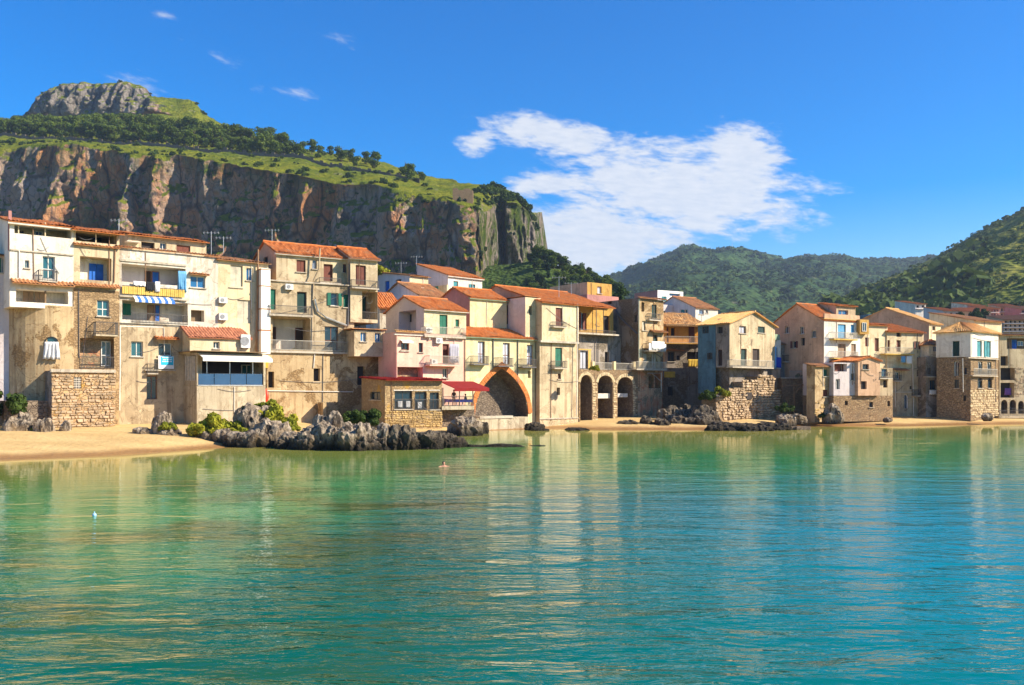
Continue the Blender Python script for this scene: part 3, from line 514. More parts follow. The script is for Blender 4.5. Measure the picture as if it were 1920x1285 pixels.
def clumps(name, P, rows, n, size, mat, label, cat, seed, quads=True):
    r = np.random.default_rng(seed); nr, nc = P.shape[:2]; ri = r.integers(rows[0], rows[1], n); ci = r.integers(2, nc-2, n)
    base = P[ri, ci]+r.normal(size=(n, 3))*np.array([1, 1, 0])*size
    dens = fbm(base[:, 0]/(size*9), base[:, 1]/(size*22), base[:, 0]*0, 3); keep = dens > -.12; base = base[keep]; n = len(base)
    m = 9; d = r.normal(size=(n, m, 3)); d /= np.linalg.norm(d, axis=2)[..., None]; d[..., 2] = np.abs(d[..., 2])
    s = size*(.4+1.9*r.random(n)**3)[:, None, None]; c = base[:, None, :]+d*s*np.array([1, 1, .8]); nn = d+r.normal(size=d.shape)*.4; nn /= np.linalg.norm(nn, axis=2)[..., None]
    a = np.cross(nn, r.normal(size=nn.shape)); a /= np.linalg.norm(a, axis=2)[..., None]; b = np.cross(nn, a); q = s*.62
    V = np.stack([c-a*q-b*q*.4, c-b*q*.9+a*q*.1, c+a*q-b*q*.1, c+b*q], 2).reshape(-1, 3)
    o = link(name, np_mesh(name, V, np.arange(len(V)).reshape(-1, 4), mat, False)); tag(o, label, cat, None, 'stuff'); return o
clumps('far_woodland', FAR, (30, 160), 14000, 2.5, 'bush_dark', 'dark woodland covering the distant blue-green mountain', 'woodland', 3)
clumps('far_scrub', FAR, (20, 130), 7000, 1.8, 'bush', 'paler scrub between the woods on the distant mountain', 'scrub', 13)
clumps('hill_scrub', HIL, (10, 170), 6000, 1.2, 'bush', 'green scrub dotting the terraced hill at the right edge', 'scrub', 4)
clumps('hill_woodland', HIL[:, :190], (5, 90), 1700, 3.0, 'bush', 'dark trees massed along the foot of the terraced hill', 'woodland', 5)
# ------------------------------------------------------------------ buildings
class Fr:            # a wall plane of a building: o + u*d + w*n (local), z up
    def __init__(s, b, o, d, n): s.b, s.o, s.d, s.n = b, o, d, n
    def loc(s, u, z, w=0.0): return (s.o[0]+u*s.d[0]+w*s.n[0], s.o[1]+u*s.d[1]+w*s.n[1], z-s.b.zb)
    def wdir(s, v): return (v[0]*s.b.ca-v[1]*s.b.sa, v[0]*s.b.sa+v[1]*s.b.ca)
    def uz(s, px, py, w=0.0):
        b = s.b; lx, ly = s.o[0]+w*s.n[0], s.o[1]+w*s.n[1]; r = s.wdir((lx, ly)); ox, oy = b.C[0]+r[0], b.C[1]+r[1]; dx, dy = s.wdir(s.d)
        k = (px-960)/FPX; u = (k*oy-ox)/(dx-k*dy); Y = oy+u*dy; return u, CAMZ+(HOR-py)/FPX*Y
    def box(s, mb, u0, u1, z0, z1, w0, w1):
        return mb.hexa([s.loc(u0, z0, w0), s.loc(u1, z0, w0), s.loc(u1, z0, w1), s.loc(u0, z0, w1), s.loc(u0, z1, w0), s.loc(u1, z1, w0), s.loc(u1, z1, w1), s.loc(u0, z1, w1)])
def arch_curve(u0, u1, zs, zt, kind, n=14):
    pts = []
    for i in range(n+1):
        a = -1+2*i/n
        if kind == 'round': h = sqrt(max(0, 1-a*a))
        else:                               # pointed: two arcs that meet at the apex
            R = 2.5; x = abs(a); h = sqrt(max(0, R*R-(x+R-1)**2))/sqrt(R*R-(R-1)**2)
        pts.append((u0+(u1-u0)*(a+1)/2, zs+(zt-zs)*h))
    return pts
class Bld:
    def __init__(s, name, label, cat, px0, Y0, ang, zb=.8, group=None):
        s.a = radians(ang); s.ca, s.sa = cos(s.a), sin(s.a); s.zb = zb; s.C = ((px0-960)/FPX*Y0, Y0)
        s.e = empty(name, (s.C[0], s.C[1], zb), s.a); tag(s.e, label, cat, group)
    def F(s, v=0.0): return Fr(s, (0, v), (1, 0), (0, 1))
    def Lf(s, u=0.0): return Fr(s, (u, 0), (0, -1), (1, 0))
    # --- openings
    def fill(s, fr, op, cut=True):
        k, x0, y0, x1, y1 = op[:5]; w = .22 if cut else -.09; col = op[5] if len(op) > 5 else None
        u0, z1 = fr.uz(x0, y0); u1, z0 = fr.uz(x1, y1)
        s.fill_uz(fr, k, u0, u1, z0, z1, w, col, op)
    def fill_uz(s, fr, k, u0, u1, z0, z1, w, col=None, op=()):
        if k in ('hole', 'rec'): return
        fcol = {'w': 'fr_white', 'wt': 'fr_teal', 'wb': 'fr_brown', 'wd': 'fr_dark', 'f': 'fr_white', 'fb': 'fr_brown', 'ft': 'fr_teal', 'sh': 'fr_white', 'd': 'fr_brown', 'arch': 'fr_white', 'archd': 'fr_dark'}[k]
        t = min(.08, (u1-u0)*.12); mb = MB(); um = (u0+u1)/2
        if k in ('arch', 'archd'):
            zs = z1-(u1-u0)*.5; pts = arch_curve(u0, u1, zs, z1, 'round', 10); g = MB(); g.poly([fr.loc(u, z, w+.05) for u, z in [(u0, z0)]+pts+[(u1, z0)]])
            for a, b in zip([(u0, z0)]+pts, pts+[(u1, z0)]):
                mb.tube([fr.loc(a[0], a[1], w), fr.loc(b[0], b[1], w)], .09 if k == 'arch' else .05, 4)
            if k == 'arch': fr.box(mb, um-.03, um+.03, z0, z1-.1, w, w+.05)
            o = mb.build('window', fcol, s.e); g.build('pane', col or 'glass', o); return
        if k == 'd':
            fr.box(mb, u0, u0+t*.8, z0, z1, w-.03, w+.05); fr.box(mb, u1-t*.8, u1, z0, z1, w-.03, w+.05); fr.box(mb, u0+t*.8, u1-t*.8, z1-t*.8, z1, w-.03, w+.05)
            o = mb.build('door', fcol, s.e); fr.box(MB(), u0+t*.8, u1-t*.8, z0, z1-t*.8, w, w+.04).build('door_leaf', col or 'sh_black', o) if True else None
            return
        fr.box(mb, u0, u0+t, z0, z1, w, w+.07); fr.box(mb, u1-t, u1, z0, z1, w, w+.07); fr.box(mb, u0+t, u1-t, z1-t, z1, w, w+.07); fr.box(mb, u0+t, u1-t, z0, z0+t, w, w+.07)
        if k[0] in 'wf':
            fr.box(mb, um-t*.45, um+t*.45, z0+t, z1-t, w, w+.06)
            if k[0] == 'f': fr.box(mb, u0+t, u1-t, z0+(z1-z0)*.42, z0+(z1-z0)*.42+t*.9, w-.004, w+.066)
        o = mb.build('window', fcol, s.e)
        if k[0] in 'wf':
            for a, b in ((u0+t, um-t*.45), (um+t*.45, u1-t)): fr.box(MB(), a, b, z0+t, z1-t, w+.03, w+.045).build('pane', col or 'glass', o)
        else:
            ww = w-.03
            op_ = random.random() if (w > 0 and col in ('sh_green', 'sh_brown', 'sh_teal', 'sh_sky')) else 1
            if op_ < .3: fr.box(MB(), u0+t, u1-t, z0+t, z1-t, w+.03, w+.045).build('pane', 'glass', o)
            for k_, (a, b) in enumerate(((u0+.02, um-.012), (um+.012, u1-.02))):
                if op_ < .3 and (k_ == 0 or op_ < .14):         # this leaf stands open against the wall
                    aa, bb = (u0-(um-u0)*.92, u0-.01) if k_ == 0 else (u1+.01, u1+(u1-um)*.92); fr.box(MB(), aa, bb, z0+.02, z1-.02, -.10, -.05).build('shutter', col or 'sh_green', o)
                else: fr.box(MB(), a, b, z0+.02, z1-.02, ww-.03, ww+.02).build('shutter', col or 'sh_green', o)
        if z1-z0 < 1.9 and w > 0: fr.box(MB(), u0-.12, u1+.12, z0-.09, z0-.002, -.14, .02).build('sill', 'slab', o)
    # --- a wall panel with its openings cut out
    def panel(s, mb, fr, u0, u1, z0, z1, ops):
        cuts = []
        for op in ops:
            k = op[0]
            if k == 'surf': continue
            a, zt = fr.uz(op[1], op[2]); b, zb_ = fr.uz(op[3], op[4]); a, b = max(a, u0+.01), min(b, u1-.01); zb_ = max(zb_, z0+.01); zt = min(zt, z1-.01)
            cuts.append((a, b, zb_, zt, op))
        us = sorted({u0, u1, *[c[0] for c in cuts], *[c[1] for c in cuts]}); zs = sorted({z0, z1, *[c[2] for c in cuts], *[c[3] for c in cuts]})
        for i in range(len(us)-1):
            for j in range(len(zs)-1):
                um, zm = (us[i]+us[i+1])/2, (zs[j]+zs[j+1])/2
                if any(c[0] < um < c[1] and c[2] < zm < c[3] for c in cuts): continue
                mb.quad(fr.loc(us[i], zs[j]), fr.loc(us[i+1], zs[j]), fr.loc(us[i+1], zs[j+1]), fr.loc(us[i], zs[j+1]))
        for a, b, c, d, op in cuts:
            k = op[0]; dep = .36
            if k == 'rec': dep = op[5]
            if k == 'hole': dep = op[5] if len(op) > 5 else 1.2
            q = fr.loc
            if k in ('arc', 'arcp'):          # open arch: curve list
                mbw = mb; dep = op[5]; zs_ = c+(d-c)*op[6]; rv = MB(); pts = arch_curve(a, b, zs_, d, 'round' if k == 'arc' else 'point', 20)
                for p0, p1 in zip(pts[:-1], pts[1:]):
                    mb.quad(q(p0[0], p0[1]), q(p1[0], p1[1]), q(p1[0], d), q(p0[0], d)); rv.quad(q(p0[0], p0[1]), q(p0[0], p0[1], dep), q(p1[0], p1[1], dep), q(p1[0], p1[1]))
                rv.quad(q(a, c), q(a, c, dep), q(a, zs_, dep), q(a, zs_)); rv.quad(q(b, c), q(b, zs_), q(b, zs_, dep), q(b, c, dep)); rv.quad(q(a, c), q(b, c), q(b, c, dep), q(a, c, dep)); rv.build('vault', 'stone_dark', s.e)  # vault lined in darker stone, its shade put into the colour
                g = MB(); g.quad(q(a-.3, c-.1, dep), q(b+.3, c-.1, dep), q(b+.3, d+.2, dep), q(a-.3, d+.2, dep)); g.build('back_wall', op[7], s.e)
                continue
            mb.quad(q(a, c), q(a, c, dep), q(a, d, dep), q(a, d)); mb.quad(q(b, c), q(b, d), q(b, d, dep), q(b, c, dep))
            mb.quad(q(a, c), q(b, c), q(b, c, dep), q(a, c, dep)); mb.quad(q(a, d), q(a, d, dep), q(b, d, dep), q(b, d))
            if k in ('rec', 'hole'):
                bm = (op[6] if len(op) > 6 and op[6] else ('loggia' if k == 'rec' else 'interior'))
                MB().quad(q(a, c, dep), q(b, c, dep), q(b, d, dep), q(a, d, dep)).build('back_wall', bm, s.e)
                if k == 'rec' and len(op) > 7:
                    f2 = Fr(s, (fr.o[0]+dep*fr.n[0], fr.o[1]+dep*fr.n[1]), fr.d, fr.n)
                    for o2 in op[7]: s.fill(f2, o2, False)
            else:
                s.fill_uz(fr, k, a, b, c, d, .22, op[5] if len(op) > 5 else None, op)
        for op in ops:
            if op[0] == 'surf': s.fill(fr, op[1], False)
    def block(s, px0, px1, pyt, pyb, mat, ops=(), v=0.0, d=8.0, lops=None, name='wall', zb=None, zt=None, top=True, lmat=None, clut=True):
        fr = s.F(v); u0, z1 = fr.uz(px0, pyt); u1, _ = fr.uz(px1, pyt)
        z0 = fr.uz(px0, pyb)[1] if zb is None else zb
        if zt is not None: z1 = zt
        mb = MB(); s.panel(mb, fr, u0, u1, z0, z1, list(ops))
        fl = s.Lf(u0)
        ml = MB() if lmat else mb  # left side has its own colour; lilac and grey ones carry its shade
        if lops is not None: s.panel(ml, fl, -(v+d), -v, z0, z1, list(lops))
        else: ml.quad(fl.loc(-(v+d), z0), fl.loc(-v, z0), fl.loc(-v, z1), fl.loc(-(v+d), z1))
        q = fr.loc
        mb.quad(q(u1, z0), q(u1, z0, d), q(u1, z1, d), q(u1, z1)); mb.quad(q(u1, z0, d), q(u0, z0, d), q(u0, z1, d), q(u1, z1, d)); mb.quad(q(u0, z0), q(u0, z0, d), q(u1, z0, d), q(u1, z0))
        if top: mb.quad(q(u0, z1), q(u1, z1), q(u1, z1, d), q(u0, z1, d))
        s.last = dict(fr=fr, u0=u0, u1=u1, z0=z0, z1=z1, v=v, d=d, mat=mat)
        s.last['fmat'] = mat
        if lmat: ml.build('side_wall', lmat, s.e); s.last['mat'] = lmat
        o = mb.build(name, mat, s.e); s.last['o'] = o
        if clut and name == 'wall' and z1-z0 > 3.5 and u1-u0 > 3:                # cables and thin pipes that run over the old fronts
            for i in range(random.choice((1, 2, 2))):
                ua, ub = sorted((random.uniform(u0, u1), random.uniform(u0, u1))); za, zb2 = random.uniform(z0+1.5, z1-.3), random.uniform(z0+1.5, z1-.3)
                if random.random() < .5: zb2 = za+random.uniform(-.3, .3)
                MB().tube([q(ua+(ub-ua)*i_/6, za+(zb2-za)*i_/6-.25*sin(pi*i_/6), -.05) for i_ in range(7)], .022, 4).build('cable', 'pipe_dark', s.e)
            uc = random.uniform(u0+.3, u1-.3); za = random.uniform(z0, z1-2); MB().tube([q(uc, za, -.06), q(uc+random.uniform(-.1, .1), z1-.1, -.06)], .035, 5).build('drainpipe', random.choice(('pipe_dark', 'pipe_white', 'pipe_brown')), s.e)
        return s.last
    def win(s, op, v=0.0, u=None): s.fill(s.F(v) if u is None else s.Lf(u), op, False)
    # --- roofs
    def slope(s, mb, el, er, rr, rl, per=.30, amp=.05, th=.10):
        el, er, rr, rl = map(Vector, (el, er, rr, rl)); Wd = max((er-el).length, (rr-rl).length); n = max(2, int(Wd/per)*4); nr = max(1, int(((rl-el).length+(rr-er).length)/2/.45)); nrm = (er-el).cross(rl-el).normalized()
        if nrm.z < 0: nrm = -nrm
        k0 = len(mb.v)
        for j in range(nr+1):
            for jj in ((0, 1) if 0 < j < nr else ((0,) if j == 0 else (1,))):
                a = el+(rl-el)*j/nr; b = er+(rr-er)*j/nr; lift = (.035 if jj == 0 else 0.0)
                if jj == 0 or j == nr: js = [random.uniform(-.025, .03) for _ in range(n//4+2)]
                for i in range(n+1): mb.v.append(tuple(a+(b-a)*i/n+nrm*(th+amp*sin(i*pi/2)+lift+js[i//4]+.05*sin(i*.13+j*.5)*sin(i*.031+el.x))))
        rows = 2*nr
        for j in range(rows-1):
            for i in range(n): p = k0+j*(n+1)+i; mb.f.append((p, p+1, p+n+2, p+n+1))
        mb.hexa([el, er, rr, rl, el+nrm*th*.6, er+nrm*th*.6, rr+nrm*th*.6, rl+nrm*th*.6])
    def roof(s, kind, h, b=None, mat='tile', over=.35, oside=.2, gmat=None, eave=None):
        b = b or s.last; fr = b['fr']; u0, u1, z, d = b['u0'], b['u1'], b['z1']+.003, b['d']; q = fr.loc; mb = MB(); gw = MB(); a0, a1 = u0-oside, u1+oside
        if kind == 'shed':
            k = h/d; s.slope(mb, q(a0, z-over*k, -over), q(a1, z-over*k, -over), q(a1, z+h+.2*k, d+.2), q(a0, z+h+.2*k, d+.2))
            gw.poly([q(u0, z), q(u0, z+h, d), q(u0, z, d)]); gw.poly([q(u1, z), q(u1, z, d), q(u1, z+h, d)]); gw.quad(q(u0, z, d), q(u0, z+h, d), q(u1, z+h, d), q(u1, z, d))
        elif kind == 'back':           # slopes down away from the front
            k = h/d; s.slope(mb, q(a0, z+h+over*k, -over), q(a1, z+h+over*k, -over), q(a1, z, d), q(a0, z, d))
            gw.poly([q(u0, z), q(u0, z+h), q(u0, z, d)]); gw.poly([q(u1, z), q(u1, z, d), q(u1, z+h)]); gw.quad(q(u0, z), q(u1, z), q(u1, z+h), q(u0, z+h))
        elif kind == 'ridge':          # ridge parallel to the front
            m = d/2; k = h/m; s.slope(mb, q(a0, z-over*k, -over), q(a1, z-over*k, -over), q(a1, z+h, m), q(a0, z+h, m)); s.slope(mb, q(a1, z-over*k, d+over), q(a0, z-over*k, d+over), q(a0, z+h, m), q(a1, z+h, m))
            gw.poly([q(u0, z), q(u0, z+h, m), q(u0, z, d)]); gw.poly([q(u1, z), q(u1, z, d), q(u1, z+h, m)]); mb.tube([q(a0+(a1-a0)*i/10, z+h+.12+random.uniform(-.03, .03), m) for i in range(11)], .13, 6)
        elif kind == 'gable':          # gable on the front
            m = (u0+u1)/2; k = h/(m-u0); s.slope(mb, q(u0-over, z-over*k, d+.2), q(u0-over, z-over*k, -over), q(m, z+h, -over), q(m, z+h, d+.2)); s.slope(mb, q(u1+over, z-over*k, -over), q(u1+over, z-over*k, d+.2), q(m, z+h, d+.2), q(m, z+h, -over))
            gw.poly([q(u0, z), q(u1, z), q(m, z+h)]); gw.poly([q(u1, z, d), q(u0, z, d), q(m, z+h, d)]); mb.tube([q(m, z+h+.12+random.uniform(-.03, .03), -over+(d+over)*i/8) for i in range(9)], .13, 6)
        elif kind == 'left':           # slopes up to the right
            k = h/(u1-u0); s.slope(mb, q(u0-over, z-over*k, d+.2), q(u0-over, z-over*k, -.25), q(u1+.1, z+h, -.25), q(u1+.1, z+h, d+.2))
            gw.poly([q(u0, z), q(u1, z), q(u1, z+h)]); gw.poly([q(u1, z, d), q(u0, z, d), q(u1, z+h, d)]); gw.quad(q(u1, z), q(u1, z, d), q(u1, z+h, d), q(u1, z+h))
        elif kind == 'right':
            k = h/(u1-u0); s.slope(mb, q(u1+over, z-over*k, -.25), q(u1+over, z-over*k, d+.2), q(u0-.1, z+h, d+.2), q(u0-.1, z+h, -.25))
            gw.poly([q(u0, z), q(u1, z), q(u0, z+h)]); gw.poly([q(u1, z, d), q(u0, z, d), q(u0, z+h, d)]); gw.quad(q(u0, z, d), q(u0, z), q(u0, z+h), q(u0, z+h, d))
        elif kind == 'hip':
            m = d/2; r0, r1 = u0+min(m, (u1-u0)/2-.1), u1-min(m, (u1-u0)/2-.1); o_ = over; k = h/m; ze = z-o_*k
            s.slope(mb, q(u0-o_, ze, -o_), q(u1+o_, ze, -o_), q(r1, z+h, m), q(r0, z+h, m)); s.slope(mb, q(u1+o_, ze, d+o_), q(u0-o_, ze, d+o_), q(r0, z+h, m), q(r1, z+h, m))
            s.slope(mb, q(u0-o_, ze, d+o_), q(u0-o_, ze, -o_), q(r0, z+h, m), q(r0+.01, z+h, m+.01)); s.slope(mb, q(u1+o_, ze, -o_), q(u1+o_, ze, d+o_), q(r1, z+h, m), q(r1-.01, z+h, m+.01))
        o = mb.build('roof', mat, s.e)
        if gw.f: gw.build('gable_wall', gmat or (b.get('fmat') if kind in ('gable', 'left', 'right') else b['mat']), s.e)
        if eave: fr.box(MB(), a0, a1, z-.22-over*.1, z-.05, -over+.05, 0.02).build('eave', eave, s.e)
        return o
    # --- fittings
    def ledge(s, px0, px1, py, v=0.0, t=.15, proj=.2, mat='slab', name='ledge'):
        fr = s.F(v); u0, z = fr.uz(px0, py, -proj); u1, _ = fr.uz(px1, py, -proj); fr.box(MB(), u0, u1, z-t, z, -proj, .05).build(name, mat, s.e)
    def tiles(s, px0, px1, py, v=0.0, proj=.6, drop=.35, mat='tile_old'):
        fr = s.F(v); u0, z = fr.uz(px0, py, 0); u1, _ = fr.uz(px1, py, 0); mb = MB(); s.slope(mb, fr.loc(u0, z-drop, -proj), fr.loc(u1, z-drop, -proj), fr.loc(u1, z, .05), fr.loc(u0, z, .05)); mb.build('tile_canopy', mat, s.e)
    def balc(s, px0, px1, py, proj=.8, v=0.0, h=1.0, rail='iron', slab='slab', t=.14, fr=None, step=.13, solid=None):
        fr = fr or s.F(v); u0, z = fr.uz(px0, py, -proj); u1, _ = fr.uz(px1, py, -proj); o = fr.box(MB(), u0, u1, z-t, z, -proj, .03).build('balcony', slab, s.e); mb = MB(); r = .018
        if solid: fr.box(MB(), u0, u1, z+.05, z+h, -proj, -proj+.06).build('parapet', solid, o)
        w = -proj+.04
        for zz, rr in ((z+h, .028), (z+.08, .02)):
            fr.box(mb, u0, u1, zz-rr, zz+rr, w-rr, w+rr); fr.box(mb, u0, u0+2*rr, zz-rr, zz+rr, w+rr, 0); fr.box(mb, u1-2*rr, u1, zz-rr, zz+rr, w+rr, 0)
        n = max(2, int((u1-u0)/step))
        for i in range(n+1):
            u = u0+r+(u1-u0-2*r)*i/n; fr.box(mb, u-r*.7, u+r*.7, z, z+h, w-r*.7, w+r*.7)
        m = max(1, int(proj/step))
        for i in range(1, m):
            ww = w+(0-w)*i/m
            for u in (u0+r, u1-r): fr.box(mb, u-r*.7, u+r*.7, z, z+h, ww-r*.7, ww+r*.7)
        mb.build('railing', rail, o); return o
    def rail(s, px0, px1, py, v=0.0, h=1.0, mat='iron', step=.13):      # railing standing at plane v, foot at py
        fr = s.F(v); u0, z = fr.uz(px0, py); u1, _ = fr.uz(px1, py); mb = MB(); fr.box(mb, u0, u1, z+h-.03, z+h+.03, -.03, .03); fr.box(mb, u0, u1, z+.06, z+.1, -.02, .02); n = max(2, int((u1-u0)/step))
        for i in range(n+1): u = u0+(u1-u0)*i/n; fr.box(mb, u-.012, u+.012, z, z+h, -.012, .012)
        mb.build('railing', mat, s.e)
    def pipe(s, pts, v=0.0, r=.06, mat='pipe_dark', off=-.09, name='drainpipe'):
        fr = s.F(v); s.fr_pipe(fr, pts, r, mat, off, name)
    def fr_pipe(s, fr, pts, r=.06, mat='pipe_dark', off=-.09, name='drainpipe'):
        P = []
        for p in pts: u, z = fr.uz(p[0], p[1], off); P.append(fr.loc(u, z, off))
        MB().tube(P, r, 6).build(name, mat, s.e)
    def awning(s, px0, px1, pyt, pyb, proj, mat, v=0.0, val=.25, name='awning'):
        fr = s.F(v); u0, zt = fr.uz(px0, pyt); u1, _ = fr.uz(px1, pyt); zf = fr.uz(px0, pyb, -proj)[1]+val
        mb = MB(); q = fr.loc; mb.hexa([q(u0, zf, -proj), q(u1, zf, -proj), q(u1, zt, 0), q(u0, zt, 0), q(u0, zf+.04, -proj), q(u1, zf+.04, -proj), q(u1, zt+.04, 0), q(u0, zt+.04, 0)]); fr.box(mb, u0, u1, zf-val, zf, -proj, -proj+.03); return mb.build(name, mat, s.e)
    def sbox(s, px0, px1, pyt, pyb, mat, v=0.0, w0=-.1, w1=.05, name='panel', parent=None):
        fr = s.F(v); u0, z1 = fr.uz(px0, pyt, w0); u1, z0 = fr.uz(px1, pyb, w0); return fr.box(MB(), u0, u1, z0, z1, w0, w1).build(name, mat, parent or s.e)
    def stones(s, px0, px1, pyt, pyb, mat='pebble', v=0.0, size=.34, proud=.1, skip=(), keep=1.0, fr=None, name='stone_facing', seed=1):
        fr = fr or s.F(v); u0, z1 = fr.uz(px0, pyt); u1, z0 = fr.uz(px1, pyb); r = random.Random(seed); mb = MB(); sk = []
        for a in skip: ua, za = fr.uz(a[0], a[1]); ub, zb_ = fr.uz(a[2], a[3]); sk.append((ua, ub, zb_, za))
        z = z0
        while z < z1-size*.4:
            hh = size*r.uniform(.45, .9); u = u0+r.uniform(-.2, 0)*size
            while u < u1:
                ww = size*r.uniform(.6, 1.7); c = (u+ww/2, z+hh/2)
                if r.random() < keep and u+ww < u1+.1 and not any(a-.1 < c[0] < b+.1 and e-.1 < c[1] < f+.1 for a, b, e, f in sk):
                    p = proud*r.uniform(.3, 1.2); j = lambda k=.18: r.uniform(-k, k)*hh; g = .02
                    a, b, e, f = u+g, u+ww-g, z+g, z+hh-g
                    mb.hexa([fr.loc(a+j(), e+j(), .05), fr.loc(b+j(), e+j(), .05), fr.loc(b+j(), f+j(), .05), fr.loc(a+j(), f+j(), .05), fr.loc(a+abs(j(.3)), e+abs(j(.3)), -p), fr.loc(b-abs(j(.3)), e+abs(j(.3)), -p*r.uniform(.6, 1)), fr.loc(b-abs(j(.3)), f-abs(j(.3)), -p), fr.loc(a+abs(j(.3)), f-abs(j(.3)), -p*r.uniform(.6, 1))])
                u += ww
            z += hh
        if mb.f: o = mb.build(name, mat, s.e); o['kind'] = 'stuff'; return o
    def chimney(s, px, py, h, w=.5, v=2.0, mat='tile_old', b=None):
        fr = s.F(v); u, z = fr.uz(px, py); mb = MB(); fr.box(mb, u-w/2, u+w/2, z-h, z, -w/2, w/2); fr.box(mb, u-w*.65, u+w*.65, z-.12, z, -w*.65, w*.65); mb.build('chimney', mat, s.e)
def aircon(b, px, py, label, v=0.0, w=.85, h=.6, fr=None):
    fr = fr or b.F(v); u, z = fr.uz(px, py, -.4); p = fr.loc(u, z, -.05); r = fr.wdir(p[:2]); n = fr.wdir(fr.d)
    e = empty('air_conditioner', (b.C[0]+r[0], b.C[1]+r[1], p[2]+b.zb), math.atan2(n[1], n[0])); tag(e, label, 'air conditioner', 'outdoor air conditioning units')
    MB().box(-w/2, w/2, -.35, 0, -h/2, h/2).build('casing', 'ac', e); g = MB(); pts = [(-.12*w+.34*h*cos(a*pi/8), -.36, .34*h*sin(a*pi/8)) for a in range(16)]; g.poly(list(reversed(pts))); g.tube([(-.12*w, -.352, 0), (-.12*w, -.375, 0)], .34*h, 16); g.build('fan_grille', 'ac_fan', e)
    for sx in (-.3, .3): MB().box(sx*w-.03, sx*w+.03, -.34, .06, -h/2-.06, -h/2-.003).build('bracket', 'iron', e)
def antenna(px, py, Y, h, label, arms=5):
    x, y, z = W3(px, py, Y); e = empty('antenna', (x, y, z)); tag(e, label, 'antenna', 'rooftop antennas'); MB().tube([(0, 0, 0), (0, 0, h)], .035, 5).build('mast', 'steel', e); mb = MB(); mb.tube([(-.9, 0, h-.15), (.9, 0, h-.15)], .02, 4)
    for i in range(arms): xx = -.8+1.6*i/max(1, arms-1); mb.tube([(xx, -.35, h-.15), (xx, .35, h-.15)], .015, 4); mb.tube([(xx, 0, h-.3), (xx, 0, h)], .012, 4)
    mb.build('aerial', 'steel', e)
def cloth(b, px0, px1, pyt, pyb, mat, label, v=0.0, off=-.12, cat='laundry', name='hanging_cloth', wav=.06, fr=None, flare=0.0):
    fr = fr or b.F(v); u0, z1 = fr.uz(px0, pyt, off); u1, z0 = fr.uz(px1, pyb, off); mb = MB(); n, m = 14, 6; V = []
    for j in range(m+1):
        for i in range(n+1):
            t = i/n; g = j/m; uu = u0+(u1-u0)*(t+flare*(t-.5)*g); p = fr.loc(uu, z1+(z0-z1)*g+.04*sin(i*1.3)*g, off+wav*sin(i*1.9+j*.3)*(.3+g)); r = fr.wdir(p[:2]); V.append((b.C[0]+r[0], b.C[1]+r[1], p[2]+b.zb))
    base = V[n//2]; V = [(p[0]-base[0], p[1]-base[1], p[2]-base[2]) for p in V]
    mb.add(V, [(j*(n+1)+i, j*(n+1)+i+1, (j+1)*(n+1)+i+1, (j+1)*(n+1)+i) for j in range(m) for i in range(n)]); o = mb.build(name, mat, None, True); o.location = base
    sm = o.modifiers.new('thickness', 'SOLIDIFY'); sm.thickness = .015; tag(o, label, cat); return o

    
def onl(b, px, v=0.0):          # distance of a building's front plane under a given column
    fr = b.F(v); u, _ = fr.uz(px, HOR); r = fr.wdir((fr.o[0]+u*fr.d[0], fr.o[1]+u*fr.d[1])); return b.C[1]+r[1]
def ring(b, fr, px0, py_top, px1, py_bot, spring, kind, width, mat, n, w0=-.12, w1=.25, name='voussoir'):
    a, zt = fr.uz(px0, py_top); c, z0 = fr.uz(px1, py_bot); zs = z0+(zt-z0)*spring; pts = arch_curve(a, c, zs, zt, 'round' if kind == 'arc' else 'point', n); m = (a+c)/2
    for i in range(n):
        p, q = pts[i], pts[i+1]
        def outw(j):
            t0, t1 = pts[max(0, j-1)], pts[min(n, j+1)]; dx, dz = t1[0]-t0[0], t1[1]-t0[1]
            if kind != 'arc' and j == n//2: return (0, width*1.3)
            l = math.hypot(dx, dz) or 1; return (-dz/l*width, dx/l*width)
        o0, o1 = outw(i), outw(i+1); g = .04; k = random.uniform(-.03, .03)
        p_ = (p[0]+(q[0]-p[0])*g, p[1]+(q[1]-p[1])*g); q_ = (q[0]-(q[0]-p[0])*g, q[1]-(q[1]-p[1])*g)
        P = [(p_[0], p_[1]), (q_[0], q_[1]), (q_[0]+o1[0], q_[1]+o1[1]), (p_[0]+o0[0], p_[1]+o0[1])]
        MB().hexa([fr.loc(x, z, w0+k) for x, z in P]+[fr.loc(x, z, w1) for x, z in P]).build(name, mat, b.e)
# ------------------------------------------------------------------ the houses, from the left end of the bay to the right
b = Bld('house', 'sliver of white house with green shutter at the left edge', 'house', -90, 79, 22)
b.block(-90, 19, 476, 0, 'lilac', [('sh', 2, 484, 22-4, 512, 'sh_green')], zb=.8, d=7); b.roof('shed', 1.0, mat='tile_old')  # white wall coloured lilac, the shadow on it put into the colour

